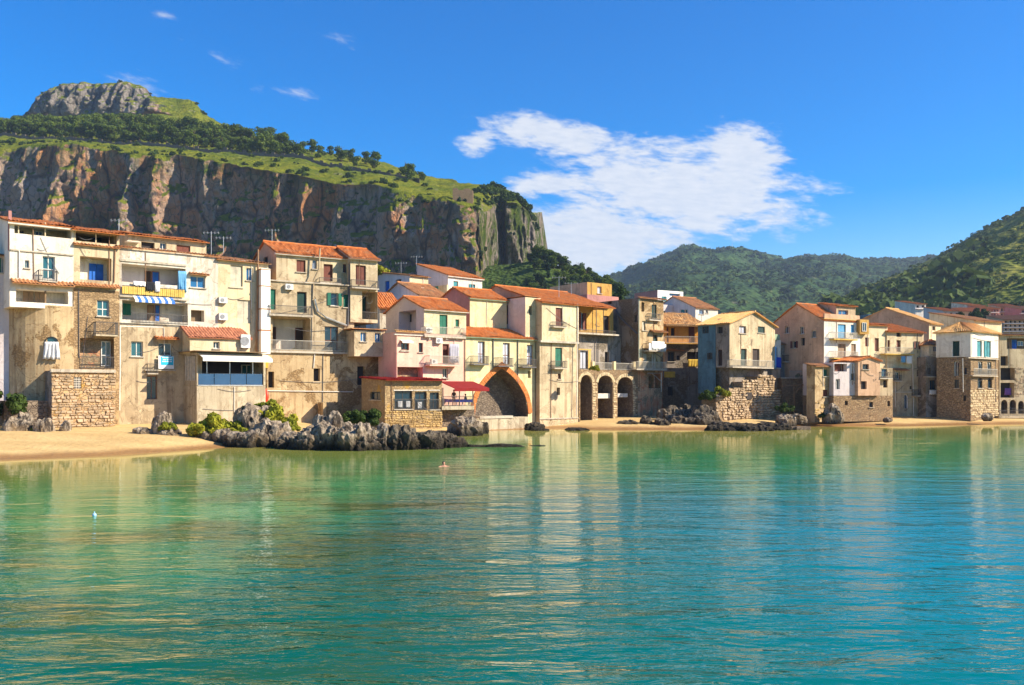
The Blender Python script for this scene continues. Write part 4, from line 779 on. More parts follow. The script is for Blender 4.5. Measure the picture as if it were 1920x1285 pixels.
b = H1 = Bld('house', 'tall white house over a rounded beige bastion, leftmost with a tiled roof loggia', 'house', 18, 78.5, 40)
b.block(18, 138, 415, 575, 'white', [('rec', 27, 419, 134, 448, 2.2, 'cream', [('wd', 36, 433, 44, 443), ('w', 64, 433, 80, 446, 'glass_blue')]),
    ('w', 47, 488, 55, 503, 'glass_teal'), ('f', 80, 480, 103, 524, 'glass_teal'), ('rec', 30, 542, 128, 571, 1.5, 'loggia', [('sh', 42, 544, 63, 571, 'sh_wood'), ('sh', 64, 544, 83, 571, 'sh_wood')])], d=6)
b.roof('shed', 1.25, mat='tile', over=.5, eave='eave')
for x in (35, 85): b.sbox(x-1, x+1, 417, 448, 'cream', w0=.02, w1=.2, name='post')
b.sbox(84, 87, 541, 571, 'wood', w0=.05, w1=.2, name='post')
b.ledge(20, 138, 467, t=.12, proj=.12); b.tiles(20, 137, 524, proj=.75, drop=.4); b.balc(73, 108, 526, proj=.55, h=.95, t=.08)
b.sbox(16, 22, 395, 470, 'pink2', w0=.1, w1=.35, name='chimney'); b.pipe([(36, 468), (36, 520)], mat='pipe_white', r=.05)
fr = b.F(-.25); uA = fr.uz(139, 600)[0]; uB = fr.uz(106, 600)[0]; zt = fr.uz(82, 572)[1]
pl = [(uA, -.25), (uB+.5, -.25), (uB-.2, -.22), (uB-.9, .0), (uB-1.6, .38), (uB-2.3, .92), (uB-2.9, 1.6), (uB-3.3, 2.4), (uB-3.5, 3.3), (uB-3.5, 6.0)]
mb = MB()
for (x0, y0), (x1, y1) in zip(pl[:-1], pl[1:]): mb.quad((x0, y0, 0), (x0, y0, zt-b.zb), (x1, y1, zt-b.zb), (x1, y1, 0))
mb.poly([(x, y, zt-b.zb) for x, y in pl]+[(uA, 6.0, zt-b.zb)]); mb.quad((uA, -.25, 0), (uA, 6.0, 0), (uA, 6.0, zt-b.zb), (uA, -.25, zt-b.zb)); b_o = mb.build('bastion', 'tan2', b.e, True)
tw = Fr(b, (uB-1.6, .38), (cos(-.42), sin(-.42)), (sin(.42), cos(.42))); b.fill(tw, ('archd', 84, 632, 110, 674, 'glass_teal'), False)
cloth(b, 84, 109, 641, 674, 'cloth_white', 'white curtain billowing out of the arched bastion window', fr=tw, off=-.26, cat='curtain', name='curtain', wav=.12, flare=.35)
b.block(8, 98, 752, 0, 'stone_dark', v=-1.0, zb=.4, d=2.5, name='plinth')

b = ST = Bld('stone_outbuilding', 'low rubble-stone outbuilding with barred window on the left beach', 'outbuilding', 97, 78.8, 42)
b.block(97, 216, 695, 0, 'stone', [('hole', 138, 707, 153, 729, .5)], zb=.3, d=3.2, lmat='grey', clut=False); b.ledge(95, 217, 692, t=.28, proj=.2)  # left end in grey, its shade put into the colour
b.stones(97, 216, 702, 812, 'pebble', size=.38, proud=.13, skip=[(136, 705, 155, 731)], keep=.8, seed=4)
fr = b.F(); mb = MB(); u0, z1 = fr.uz(138, 707); u1, z0 = fr.uz(153, 729)
for i in range(1, 5): fr.box(mb, u0+(u1-u0)*i/5-.02, u0+(u1-u0)*i/5+.02, z0, z1, .05, .09)
for i in range(1, 5): fr.box(mb, u0, u1, z0+(z1-z0)*i/5-.02, z0+(z1-z0)*i/5+.02, .045, .085)
mb.build('window_grate', 'eave', b.e)

b = H2 = Bld('house', 'narrow ochre house with blue doors and a dark rooftop loggia, left end', 'house', 138, onl(H1, 138), 40)
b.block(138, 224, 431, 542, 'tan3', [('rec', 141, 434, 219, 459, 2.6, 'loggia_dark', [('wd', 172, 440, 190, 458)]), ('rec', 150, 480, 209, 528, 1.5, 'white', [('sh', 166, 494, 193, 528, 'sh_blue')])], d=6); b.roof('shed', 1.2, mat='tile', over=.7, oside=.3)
b.tiles(137, 224, 456, proj=.3, drop=.18); b.tiles(137, 222, 530, proj=.6, drop=.35)
b.block(138, 224, 541, 0, 'rough', [('f', 182, 562, 205, 594, 'glass_teal'), ('rec', 150, 634, 214, 690, .8, 'red_wall', [('f', 189, 640, 207, 687)])], v=-.1, zb=.8, d=6)
b.balc(180, 222, 627, proj=1.0, v=-.1, h=1.15, slab='concrete'); b.rail(150, 214, 691, v=-.15, h=1.1); b.pipe([(216, 465), (214, 530)], mat='pipe_brown')
for x in (141, 180): b.sbox(x-1, x+1, 432, 458, 'cream', w0=.02, w1=.15, name='post')

b = H3 = Bld('house', 'broad white and tan house with orange balcony panels and striped awning', 'house', 222, onl(H2, 224), 40)
b.block(222, 409, 466, 608, 'white2', [('rec', 228, 494, 348, 537, 2.0, 'lilac', [('d', 271, 508, 283, 540, 'sh_black'), ('d', 284, 509, 298, 541, 'sh_blue')]), ('rec', 229, 562, 352, 605, 1.6, 'loggia', [('sh', 229, 569, 245, 592, 'sh_green'), ('d', 276, 572, 288, 604, 'sh_wood'), ('d', 290, 572, 299, 604, 'sh_blue')]),
    ('w', 357, 517, 385, 541, 'glass_blue'), ('hole', 358, 581, 383, 604, .8, 'loggia_dark')], d=7)
b.tiles(215, 410, 461, proj=.28, drop=.14); b.tiles(354, 390, 512, proj=.45, drop=.2); b.ledge(224, 350, 485, t=.2, proj=.12); b.ledge(224, 352, 553, t=.16, proj=.25)
fr = b.F(); u0, z1 = fr.uz(229, 536, -.2); u1, z0 = fr.uz(346, 561, -.2); n = 30
for i in range(n): fr.box(MB(), u0+(u1-u0)*i/n+.015, u0+(u1-u0)*(i+1)/n-.015, z0+.15, z1, -.22-.03*(i % 2), -.17).build('balcony_board', 'awn_orange', b.e)
fr.box(MB(), u0, u1, z1, z1+.06, -.24, -.15).build('handrail', 'iron', b.e)
for i in range(12): b.awning(248+i*6.2, 248+(i+1)*6.2, 554+i*.35, 566+i*.35, .9, 'awn_blue' if i % 2 else 'awn_white', val=.18, name='awning_stripe')
b.rail(246, 352, 605, v=-.02, h=.95); b.sbox(222, 352, 605, 611, 'slab', w0=-.15, w1=.02, name='ledge')
b.block(240, 387, 440, 485, 'tan3', [('hole', 265, 453, 290, 467, .4), ('sh', 331, 459, 357, 477, 'sh_brown'), ('w', 300, 455, 312, 468)], v=3.2, d=5); b.roof('shed', .95, mat='tile', over=.5); b.sbox(238, 264, 451, 455, 'eave', v=3.2, w0=-.8, w1=.02, name='shelf_canopy')
b.block(224, 357, 609, 0, 'tan', [('w', 246, 640, 268, 669, 'glass_teal'), ('w', 297, 643, 322, 668), ('wb', 275, 705, 295, 749)], v=-.12, zb=.8, d=6)
b.tiles(289, 332, 632, v=-.12, proj=.75, drop=.25, mat='tile'); b.pipe([(220, 606), (225, 612), (305, 614)], mat='pipe_white', r=.07); b.pipe([(225, 611), (225, 700), (224, 770)], mat='pipe_white', r=.07); b.ledge(272, 330, 693, v=-.12, t=.12, proj=.3)
b.balc(277, 297, 700, proj=.5, v=-.12, h=.9, t=.1)
e = empty('banner', (0, 0, 0)); fr = b.F(-.12); u0, z1 = fr.uz(297, 668, -.34); u1, z0 = fr.uz(326, 692, -.34)
e.parent = None; e.location = b.e.location; e.rotation_euler = b.e.rotation_euler; tag(e, 'cyan and white banner under the tile-hooded window of the tan house', 'banner')
fr.box(MB(), u0, u1, z0, z1, -.36, -.33).build('board', 'cloth_white', e); ua, ub = u0+(u1-u0)*.16, u0+(u1-u0)*.96; za = z0+(z1-z0)*.3; fr.box(MB(), ua, ub, za, z1-.03, -.375, -.363).build('cyan_field', 'sign_cyan', e)
mb = MB()
for r_, (f0, f1) in enumerate(((.1, .9), (.15, .42), (.5, .9), (.1, .4), (.5, .85))):
    zz = z1-.18-(0, .2, .2, .38, .38)[r_]; x = ua+(ub-ua)*f0
    while x < ua+(ub-ua)*f1: w_ = random.uniform(.05, .1); fr.box(mb, x, x+w_, zz, zz+.1, -.385, -.376); x += w_+.035
mb.build('lettering', 'sign_white', e)
cloth(b, 274, 290, 528, 546, 'cloth_black', 'black washing hung over the orange balcony of the white house', off=-.35)
cloth(b, 250, 273, 527, 537, 'cloth_white', 'white washing hung beside the black washing on the orange balcony', off=-.32); cloth(b, 291, 300, 528, 548, 'cloth_white', 'narrow white towel hung over the orange balcony', off=-.34)
cloth(b, 334, 350, 508, 548, 'cloth_sky', 'blue striped curtain gathered at the end of the orange balcony', off=-.1, cat='curtain', name='curtain', wav=.12)

b = H4 = Bld('house', 'cream house with pale shutters and a white flue, left of the centre', 'house', 408, onl(H3, 409), 39)
b.block(408, 503, 487, 665, 'cream', [('sh', 432, 497, 455, 538, 'sh_white'), ('w', 462, 502, 474, 527, 'glass_blue'), ('sh', 445, 562, 471, 607, 'sh_white')], d=7); b.roof('shed', 1.25, mat='tile_old', over=.4)
b.block(356, 468, 632, 662, 'cream', [('w', 400, 641, 412, 654)], v=-2.4, d=2.35, name='annexe_wall'); b.roof('shed', 1.1, mat='terracotta', over=.25)
b.pipe([(484, 468), (483, 560), (481, 662)], mat='pipe_brown', r=.11, off=-.3); b.sbox(490, 507, 503, 664, 'flue', w0=-1.0, w1=-.1, name='flue')
for y in (504, 535, 578, 618): b.sbox(489, 508, y, y+3, 'tile_old', w0=-1.03, w1=-.08, name='flue_band')
b.ledge(430, 457, 538, t=.08, proj=.12); b.sbox(408, 482, 488, 491, 'slab', w0=-.1, w1=.02, name='cornice')
aircon(b, 419, 563, 'upper of two small air conditioners on the cream house'); aircon(b, 419, 594, 'lower of two small air conditioners on the cream house', h=.7); aircon(b, 461, 640, 'large white two-fan air conditioner beside the restaurant roof', v=-2.4, w=.95, h=1.35)

b = R1 = Bld('restaurant', 'terrace restaurant with cream awning and blue glass balustrade on a concrete base', 'restaurant', 369, 85.6, 40)
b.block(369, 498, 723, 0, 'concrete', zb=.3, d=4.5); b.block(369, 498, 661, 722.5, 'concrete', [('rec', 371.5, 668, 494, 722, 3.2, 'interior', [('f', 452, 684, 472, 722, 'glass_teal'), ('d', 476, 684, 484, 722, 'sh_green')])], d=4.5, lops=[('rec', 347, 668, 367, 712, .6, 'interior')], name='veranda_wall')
b.sbox(366, 502, 657, 662, 'wood', w0=-1.0, w1=4.6, name='canopy_roof'); b.awning(371, 501, 663, 677, 1.3, 'awn_white', val=.3)
for i in range(4): b.sbox(372+i*30.2, 401+i*30.2, 701, 722, 'glass_rail', w0=.0, w1=.03, name='glass_panel')
b.sbox(371, 493, 700, 701.5, 'steel', w0=-.03, w1=.05, name='handrail'); b.sbox(371, 493, 722, 724, 'steel', w0=-.05, w1=.05, name='bottom_rail')
for x in (388, 431, 474): b.sbox(x-.8, x+.8, 668, 722, 'steel', w0=.06, w1=.14, name='post')
fl = b.Lf()
for i in range(6): x = 348.5+i*3.2; u, z1 = fl.uz(x, 668); _, z0 = fl.uz(x, 714); fl.box(MB(), u-.05, u+.05, z0, z1, -.06, .04).build('slat', 'eave', b.e)
for i, x in enumerate((398, 426, 458)):
    fr = b.F(); u, z = fr.uz(x, 722); p = fr.loc(u, z, 1.0); r = fr.wdir(p[:2]); e = empty('restaurant_table', (b.C[0]+r[0], b.C[1]+r[1], p[2]+b.zb)); tag(e, ('leftmost', 'middle', 'rightmost')[i]+' white-clothed table behind the blue glass balustrade', 'table', 'tables behind the balustrade')
    mb = MB(); mb.tube([(0, 0, 0), (0, 0, .74)], .05, 6); mb.build('pedestal', 'iron', e); mb = MB(); mb.box(-.45, .45, -.45, .45, .74, .78); mb.add([(-.45, -.46, .78), (.45, -.46, .78), (0, -.46, .25), (-.46, -.45, .78), (-.46, .45, .78), (-.46, 0, .25)], [(0, 1, 2), (3, 4, 5)]); mb.build('tablecloth', 'cloth_white', e)

b = H5 = Bld('house', 'tall stepped tan house with green shutters and a loggia over the rocks', 'house', 500, onl(H4, 502)-.4, 33)
b.block(518, 655, 473, 530, 'tan3', [('sh', 556, 487, 573, 511, 'sh_brown'), ('d', 607, 495, 624, 528, 'sh_brown'), ('w', 586, 487, 594, 505, 'glass_blue'), ('wb', 643, 495, 652, 512)], v=.8, d=8, lmat='peach', lops=[('hole', 494, 484, 502, 494, .2), ('hole', 480, 480, 487, 488, .2)]); b.roof('ridge', 1.6, mat='tile', over=.4, eave='eave')
b.block(500, 664, 527, 662, 'tan', [('sh', 506, 542, 517, 581, 'sh_green'), ('d', 557, 547, 575, 587, 'sh_dark'), ('rec', 511, 595, 582, 657, 2.4, 'loggia', [('d', 510, 613, 517, 656, 'sh_black'), ('d', 553, 615, 570, 656, 'sh_black')]), ('sh', 620, 549, 634, 574, 'sh_green'), ('sh', 644, 552, 656, 577, 'sh_green'), ('fb', 609, 612, 634, 659, 'glass')], d=8)
b.ledge(503, 662, 524, t=.12, proj=.2); b.balc(505, 587, 588, proj=.9, h=.9, t=.2); b.ledge(500, 666, 657, t=.22, proj=.5); b.rail(503, 664, 656, v=-.45, h=1.05, mat='rail_pale'); b.balc(600, 640, 529, proj=.5, h=.5, v=.75)
b.pipe([(600, 466), (598, 505), (588, 526), (587, 560)], mat='tan3', r=.09); b.pipe([(590, 561), (596, 584), (612, 596), (650, 611)], r=.12, mat='steel', off=-.2); b.pipe([(655, 496), (654, 560), (652, 612)], r=.09, mat='pipe_dark')
b.block(657, 708, 482, 604, 'tan3', [('sh', 667, 497, 686, 535, 'sh_brown'), ('rec', 679, 546, 709, 600, 2.0, 'tan', [('d', 676, 556, 686, 600, 'sh_dark')])], v=-.3, d=7); b.roof('ridge', 1.5, mat='tile', over=.5, eave='eave'); b.balc(660, 711, 538, proj=.7, v=-.3, h=.8); b.rail(679, 709, 600, v=-.2, h=.9)
b.block(664, 722, 619, 668, 'tan3', [('w', 676, 623, 687, 641, 'glass_blue'), ('w', 703, 624, 714, 642, 'glass_blue')], v=-2.2, d=2.8, name='bay_wall'); b.sbox(660, 726, 615, 619, 'tile_old', v=-2.2, w0=-.3, w1=2.8, name='bay_roof')
b.block(500, 722, 661, 0, 'tan2', [('hole', 503, 697, 514, 727, .5), ('hole', 588, 691, 600, 715, .5), ('hole', 670, 687, 684, 722, .5)], v=-.25, zb=.8, d=8); b.pipe([(500, 733), (580, 734), (662, 735)], v=-.25, mat='pipe_white', r=.05); b.pipe([(590, 664), (588, 690)], v=-.25, mat='pipe_white', r=.05)
b.ledge(586, 603, 716, v=-.25, t=.08, proj=.12); aircon(b, 543, 538, 'air conditioner under the roof ledge of the stepped tan house')
b.sbox(494, 503, 673, 690, 'awn_yellow', v=-.25, w0=-.5, w1=-.2, name='panel'); b.block(606, 612, 755, 0, 'tan2', v=-2, zb=.5, d=1.6, name='pillar')

# behind the pink house
b = Bld('house', 'small white house with low tiled roof under the cliff, blue door', 'house', 768, 122, 42, 2.0); b.block(768, 803, 517, 0, 'cream', d=11, zb=2, lmat='lilac', lops=[('hole', 742, 525, 752, 538, .4), ('sh', 722, 528, 730, 546, 'sh_blue')]); b.roof('shed', 1.6, mat='tile_old'); b.block(736, 772, 541, 0, 'cream', v=-1.5, d=1, zb=2, name='terrace_wall')  # left wall in lilac: shaded white put in as a colour
b = Bld('house', 'cream house with two teal shutters, highest below the cliff', 'house', 840, 127, 42, 2.0); b.block(840, 904, 516, 0, 'white', [('sh', 850, 527, 859, 542, 'sh_teal'), ('sh', 883, 533, 891, 545, 'sh_teal')], d=7.5, zb=2, lmat='lilac'); b.roof('shed', 2.3, mat='tile', over=.35, eave='eave')
b.block(838, 841, 534, 0, 'cream', v=-2.0, d=6.0, zb=2, lops=[('sh', 813, 535, 822, 545, 'sh_teal')], name='annexe_wall')
b = Bld('house', 'low cream house with old brown tiled roof among the rooftops', 'house', 785, 113.5, 42, 2.0); b.block(785, 843, 553, 0, 'cream', [('hole', 803, 559, 813, 567, .4)], d=9, zb=2, lmat='lilac'); b.roof('ridge', 1.9, mat='tile_old', over=.4, eave='eave'); b.chimney(790, 540, 1.2, .5, 3, 'white2')
b = Bld('house', 'small orange-roofed house wedged beside the stepped tan house', 'house', 712, 108, 20, 2.0); b.block(712, 752, 577, 0, 'white2', [('hole', 730, 586, 744, 604, .5)], d=6, zb=2); b.roof('shed', 2.4, mat='tile', over=.4)
b = PK = Bld('house', 'pink house with cream upper floor and small balconies, beside the great arch', 'house', 742, 96.5, 40)
b.block(742, 873, 623, 0, 'pink', [('wb', 752, 642, 767, 657), ('wd', 785, 643, 793, 661), ('d', 830, 645, 842, 682, 'sh_brown'), ('w', 830, 691, 840, 709), ('rec', 745, 688, 793, 710, 1.0, 'red_wall')], d=3.6, zb=.8); b.tiles(740, 797, 620, proj=.3, drop=.15, mat='tile_pale'); b.ledge(740, 797, 626, t=.12, proj=.15, mat='eave')
b.awning(750, 771, 638, 643, .5, 'awn_white', val=.12); b.balc(806, 863, 684, proj=1.0, h=1.0, rail='rail_pale', slab='pink'); b.pipe([(744, 626), (744, 735)], mat='pink', r=.05); b.ledge(750, 769, 658, t=.08, proj=.15)
b.block(795, 874, 578, 627, 'cream', [('sh', 824, 590, 839, 627, 'sh_green'), ('sh', 854, 599, 861, 613, 'sh_green')], v=.5, d=8, lmat='lilac', lops=[('rec', 748, 585, 780, 622, 1.6, 'lilac', [('wd', 752, 592, 772, 604)])]); b.roof('ridge', 1.55, mat='tile', over=.4, eave='eave')
b.balc(797, 874, 629, proj=.9, v=.5, h=1.0, rail='rail_pale', slab='slab', t=.18)
for x in (806, 818, 838, 857): b.sbox(x-1.3, x+1.3, 631, 637, 'eave', w0=-.25, w1=.1, name='corbel')
b.pipe([(872, 628), (872, 720)], mat='pipe_brown', r=.05)
aircon(b, 805, 619, 'air conditioner on the cream balcony above the pink wall', v=.4); aircon(b, 824, 639, 'white air conditioner on the pink wall under the balcony'); aircon(b, 815, 678, 'air conditioner standing on the pink balcony', v=-.3, h=.5)
cloth(b, 843, 861, 645, 681, 'cloth_grey', 'grey sheet drawn slantwise across the pink balcony', off=-.5, wav=.1, cat='sheet')

b = R2 = Bld('restaurant', 'stone restaurant with red roof on the rocks beside the arch', 'restaurant', 722, 91, 33)
b.block(722, 829, 713, 0, 'stone3', [('wd', 740, 733, 773, 767), ('fd', 778, 735, 800, 769) if False else ('wd', 778, 735, 800, 769), ('wd', 806, 736, 823, 768)], d=6, zb=.3, lops=[('wd', 694, 735, 713, 750)]); b.roof('shed', .28, mat='tile_red', over=.6)
for x0, x1 in ((738, 775), (776, 802), (804, 825)): b.sbox(x0, x1, 731, 733, 'eave', w0=-.06, w1=.02, name='lintel'); b.rail(x0+1, x1-1, 769, v=-.05, h=1.1, mat='iron')
b.stones(722, 829, 770, 800, 'pebble2', size=.30, proud=.1, seed=6, keep=.9)
for i, (x, y) in enumerate(((750, 752), (765, 752), (787, 754))): cloth(b, x-4, x+4, y, y+12, 'cloth_white', ('left', 'middle', 'right')[i]+'most white napkin cloth in the stone restaurant windows' if i != 1 else 'middle white napkin cloth in the stone restaurant windows', off=.10, cat='cloth', wav=.01)
b.sbox(829, 889, 762, 768, 'concrete', w0=-.2, w1=3.4, name='terrace'); b.rail(830, 888, 762, v=-.1, h=1.05, mat='iron')
fr = b.F(); u0, zt = fr.uz(829, 716, 2.5); u1, _ = fr.uz(893, 716, 2.5); zf = fr.uz(829, 729, -.3)[1]; q = fr.loc; MB().hexa([q(u0, zf, -.3), q(u1, zf, -.3), q(u1, zt, 3.2), q(u0, zt, 3.2), q(u0, zf+.06, -.3), q(u1, zf+.06, -.3), q(u1, zt+.06, 3.2), q(u0, zt+.06, 3.2)]).build('awning', 'awn_red', b.e); fr.box(MB(), u0, u1, zf-.28, zf, -.3, -.26).build('valance', 'awn_red', b.e)
for x in (831, 862, 887): b.sbox(x-.6, x+.6, 727, 762, 'iron', w0=-.1, w1=0, name='post')
b.block(829, 890, 768, 0, 'stone_dark', v=1.2, d=2.2, zb=.2, name='plinth')
def terrace_spot(x, w): fr = R2.F(); u, z = fr.uz(x, 762, w); p = fr.loc(u, z, w); r = fr.wdir(p[:2]); return (R2.C[0]+r[0], R2.C[1]+r[1], p[2]+R2.zb)
for i, (x, m_) in enumerate(((841, 'cloth_purple'), (856, 'cloth_blue'), (867, 'cloth_blue'), (879, 'cloth_blue'))):
    e = empty('terrace_table', terrace_spot(x, 1.0)); tag(e, f'{("purple", "blue", "blue", "blue")[i]}-clothed table under the red awning, {ordn(i+1)} from the left', 'table', 'tables under the red awning'); mb = MB(); mb.tube([(0, 0, 0), (0, 0, .72)], .05, 6); mb.build('pedestal', 'fr_white', e); mb = MB(); mb.box(-.4, .4, -.4, .4, .45, .76); mb.build('tablecloth', m_, e)
BAKE = []
def person(loc, rz, shirt, label, lower, sit=False, scale=1.0):
    e = empty('person', loc, rz); e.scale = (scale,)*3; tag(e, label, 'person'); k = -.42 if sit else 0
    J = [(0, 0, .95+k), (0, .01, 1.18+k), (0, 0, 1.40+k), (0, 0, 1.52+k), (-.19, 0, 1.41+k), (.19, 0, 1.41+k), (-.25, -.02, 1.12+k), (.25, -.02, 1.12+k), (-.22, -.14, .90+k), (.22, -.14, .90+k), (-.1, 0, .92+k), (.1, 0, .92+k)]
    if sit: J += [(-.11, -.42, .50), (.11, -.42, .50), (-.11, -.40, .06), (.11, -.40, .06), (-.11, -.52, .04), (.11, -.52, .04)]
    else: J += [(-.11, 0, .5), (.11, 0, .5), (-.11, .02, .07), (.11, .02, .07), (-.12, -.13, .03), (.12, -.13, .03)]
    J += [(0, -.01, 1.60+k), (0, -.01, 1.68+k), (0, 0, 1.76+k)]
    E = [(3, 18), (18, 19), (19, 20), (0, 1), (1, 2), (2, 3), (2, 4), (2, 5), (4, 6), (5, 7), (6, 8), (7, 9), (0, 10), (0, 11), (10, 12), (11, 13), (12, 14), (13, 15), (14, 16), (15, 17)]
    R = [.15, .14, .15, .06, .075, .075, .05, .05, .04, .04, .10, .10, .07, .07, .045, .045, .04, .04, .085, .10, .075]
    me = bpy.data.meshes.new('body'); me.from_pydata(J, E, []); o = link('body', me, e); md = o.modifiers.new('skin', 'SKIN')
    for i, v in enumerate(me.skin_vertices[0].data): v.radius = (R[i], R[i]*.8); v.use_root = i == 0
    o.modifiers.new('sub', 'SUBSURF').levels = 1; o.modifiers['sub'].render_levels = 1; me.materials.append(M(shirt)); BAKE.append((o, k))
    mb = MB()
    for r_, z_ in ((.10, 1.67), (.108, 1.71), (.096, 1.76), (.05, 1.805)):
        for j in range(n): a = 2*pi*j/n; mb.v.append((r_*.9*cos(a), r_*1.02*sin(a)+.012, z_+k+(.03 if sin(a) < -.5 and z_ < 1.7 else 0)))
    for i in range(3):
        for j in range(n): mb.f.append((i*n+j, i*n+(j+1) % n, (i+1)*n+(j+1) % n, (i+1)*n+j))
    mb.f.append(tuple(3*n+j for j in range(n))); mb.build('hair', 'hair', e, True)
person(terrace_spot(851, .35), .4, 'shirt_brown', 'person in a dark brown top standing at the terrace rail under the red awning', 0)
person(terrace_spot(873, 1.7), 1.2, 'shirt_dark', 'person in dark clothes seated at a table under the red awning', 0, True)

b = H8 = Bld('house', 'pale yellow house with the great pointed brick arch at the waterline', 'house', 872, onl(PK, 872), 40, -.2)
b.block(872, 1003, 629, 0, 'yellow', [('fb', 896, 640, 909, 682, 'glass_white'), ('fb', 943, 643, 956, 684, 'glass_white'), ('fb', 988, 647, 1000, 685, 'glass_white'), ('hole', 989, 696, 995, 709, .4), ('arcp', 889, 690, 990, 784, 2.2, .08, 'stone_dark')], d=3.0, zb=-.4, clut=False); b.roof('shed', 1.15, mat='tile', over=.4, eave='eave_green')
ring(b, b.F(), 889, 690, 990, 784, .08, 'point', .62, 'brick', 40)
for x in (925, 971): b.pipe([(x, 634), (x, 690 if x == 925 else 718)], r=.06, mat='pipe_dark')
for x0, x1, y in ((888, 917, 683), (935, 963, 686), (980, 1006, 688)): b.balc(x0, x1, y, proj=.85, h=.95, t=.1, slab='pipe_dark')
z8 = b.last['z1']; b.block(895, 990, 784, 0, 'concrete', v=-1.0, d=1.2, zb=-.4, name='quay'); b.sbox(900, 962, 781, 784, 'slab', v=-1.0, w0=-.1, w1=1.0, name='step')
b.block(985, 1014, 557, 662, 'cream', [('hole', 992, 574, 998, 591, .4)], v=.03, d=9.5, lmat='lilac', lops=[('fb', 943, 573, 952, 608, 'glass')], zb=z8-.1); b.sbox(984, 1015, 555, 557, 'tile_old', v=.03, w0=-.15, w1=9.6, name='coping')  # left wall in lilac, its shade part of the colour
b = Bld('house', 'mauve gabled house with orange roof behind the arch house', 'house', 881, onl(H8, 881, 3.2), 40, 2.0); b.block(881, 950, 557, 0, 'yellow', d=6.5, zb=2, lmat='pink2'); b.roof('ridge', 1.35, mat='tile', over=.35, eave='eave_green')

b = H9 = Bld('house', 'tall beige house with jutting top floor beside the great arch', 'house', 1012, onl(H8, 1012)-1.0, 40, -.2)
b.block(1012, 1084, 641, 0, 'tan3', [('sh', 1041, 652, 1054, 688, 'sh_green'), ('wb', 1046, 701, 1052, 711), ('hole', 1044, 727, 1050, 741, .4)], d=9, zb=-.4)
b.block(1016, 1085, 567, 640.5, 'cream', [('sh', 1042, 577, 1055, 612, 'sh_brown')], v=-.4, d=9); blk = dict(b.last); b.ledge(1014, 1086, 638, v=-.4, t=.25, proj=.12); blk['u1'] = blk['fr'].uz(1150, 600)[0]; blk['d'] = 18; blk['mat'] = 'peach'; b.roof('ridge', 2.75, blk, mat='tile', over=.3)
b.balc(1038, 1063, 612, proj=.5, v=-.4, h=.55); b.balc(1040, 1064, 690, proj=.7, h=.85); b.ledge(1012, 1085, 785, t=.12, proj=.12); b.pipe([(1083, 570), (1083, 640), (1081, 780)], mat='pipe_white', r=.06, v=-.4); b.stones(1012, 1084, 788, 806, 'quoin', size=.3, proud=.05, seed=3, keep=.6)
b = H10 = Bld('house', 'arcaded house with three stone arches and an ochre loggia', 'house', 1086, onl(H9, 1086), 40, -.2)
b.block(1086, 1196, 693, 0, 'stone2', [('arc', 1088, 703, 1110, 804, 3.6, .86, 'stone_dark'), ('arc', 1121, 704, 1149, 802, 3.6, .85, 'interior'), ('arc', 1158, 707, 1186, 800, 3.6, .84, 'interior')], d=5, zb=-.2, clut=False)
for x0, y0, x1, y1 in ((1088, 703, 1110, 804), (1121, 704, 1149, 802), (1158, 707, 1186, 800)): ring(b, b.F(), x0, y0, x1, y1, .855, 'arc', .42, 'quoin', 16, -.06)
for x0, x1, s_ in ((1111, 1120, 1), (1150, 1157, 2), (1187, 1195, 3)): b.stones(x0, x1, 715, 803, 'quoin', size=.42, proud=.09, seed=s_, keep=.95, name='quoin_facing')
b.sbox(1121, 1148, 738, 747, 'eave', w0=.5, w1=2.5, name='inner_slab'); b.sbox(1157, 1177, 738, 745, 'eave', w0=.5, w1=2.5, name='inner_slab')
b.block(1086, 1150, 574, 627, 'ochre', [('sh', 1089, 586, 1100, 620, 'sh_brown'), ('d', 1131, 592, 1143, 627, 'sh_black')], v=3.4, d=5); b.block(1086, 1164, 627.3, 693.2, 'grey', [('wd', 1088, 658, 1102, 692, 'glass_white'), ('hole', 1134, 660, 1142, 692, .4)], v=3.2, d=5.2)  # wall under the ochre loggia in grey, its shade put into the colour
fr = b.F(3.2); u0, z = fr.uz(1083, 623, -1.2); u1, _ = fr.uz(1162, 623, -1.2); o = fr.box(MB(), u0, u1, z-.2, z, -1.2, .3).build('balcony', 'slab', b.e); b.rail(1084, 1155, 623, v=2.1, h=.4); b.sbox(1085, 1109, 654, 657, 'fr_ochre', v=3.2, w0=-.05, w1=.02, name='lintel'); b.sbox(1103, 1108, 657, 692, 'fr_ochre', v=3.2, w0=-.05, w1=.02, name='jamb'); b.pipe([(1118, 578), (1118, 700)], v=3.1, r=.06, mat='pipe_dark'); b.sbox(1082, 1147, 571, 575, 'eave', v=3.4, w0=-.5, w1=.05, name='eave')
for x in (1113, 1153, 1190): b.sbox(x-2, x+2, 678, 694, 'yellow', w0=-.05, w1=.35, name='pillar')
b.rail(1115, 1190, 693, v=.1, h=.9, mat='rail_pale')
b = Bld('house', 'ochre rooftop room with one white window beyond the big orange roof', 'house', 1101, 138, 38, 3); b.block(1101, 1147, 529, 0, 'ochre', [('w', 1120, 537, 1128, 551, 'glass_white')], d=9, zb=3, lmat='peach'); b.block(1101, 1160, 552, 0, 'pink2', v=-2.2, d=10, zb=3, name='lower_wall')
b = H11 = Bld('house', 'tall tower house with dark left wall and balconies hung with washing', 'house', 1197, onl(H10, 1197), 40, -.2)
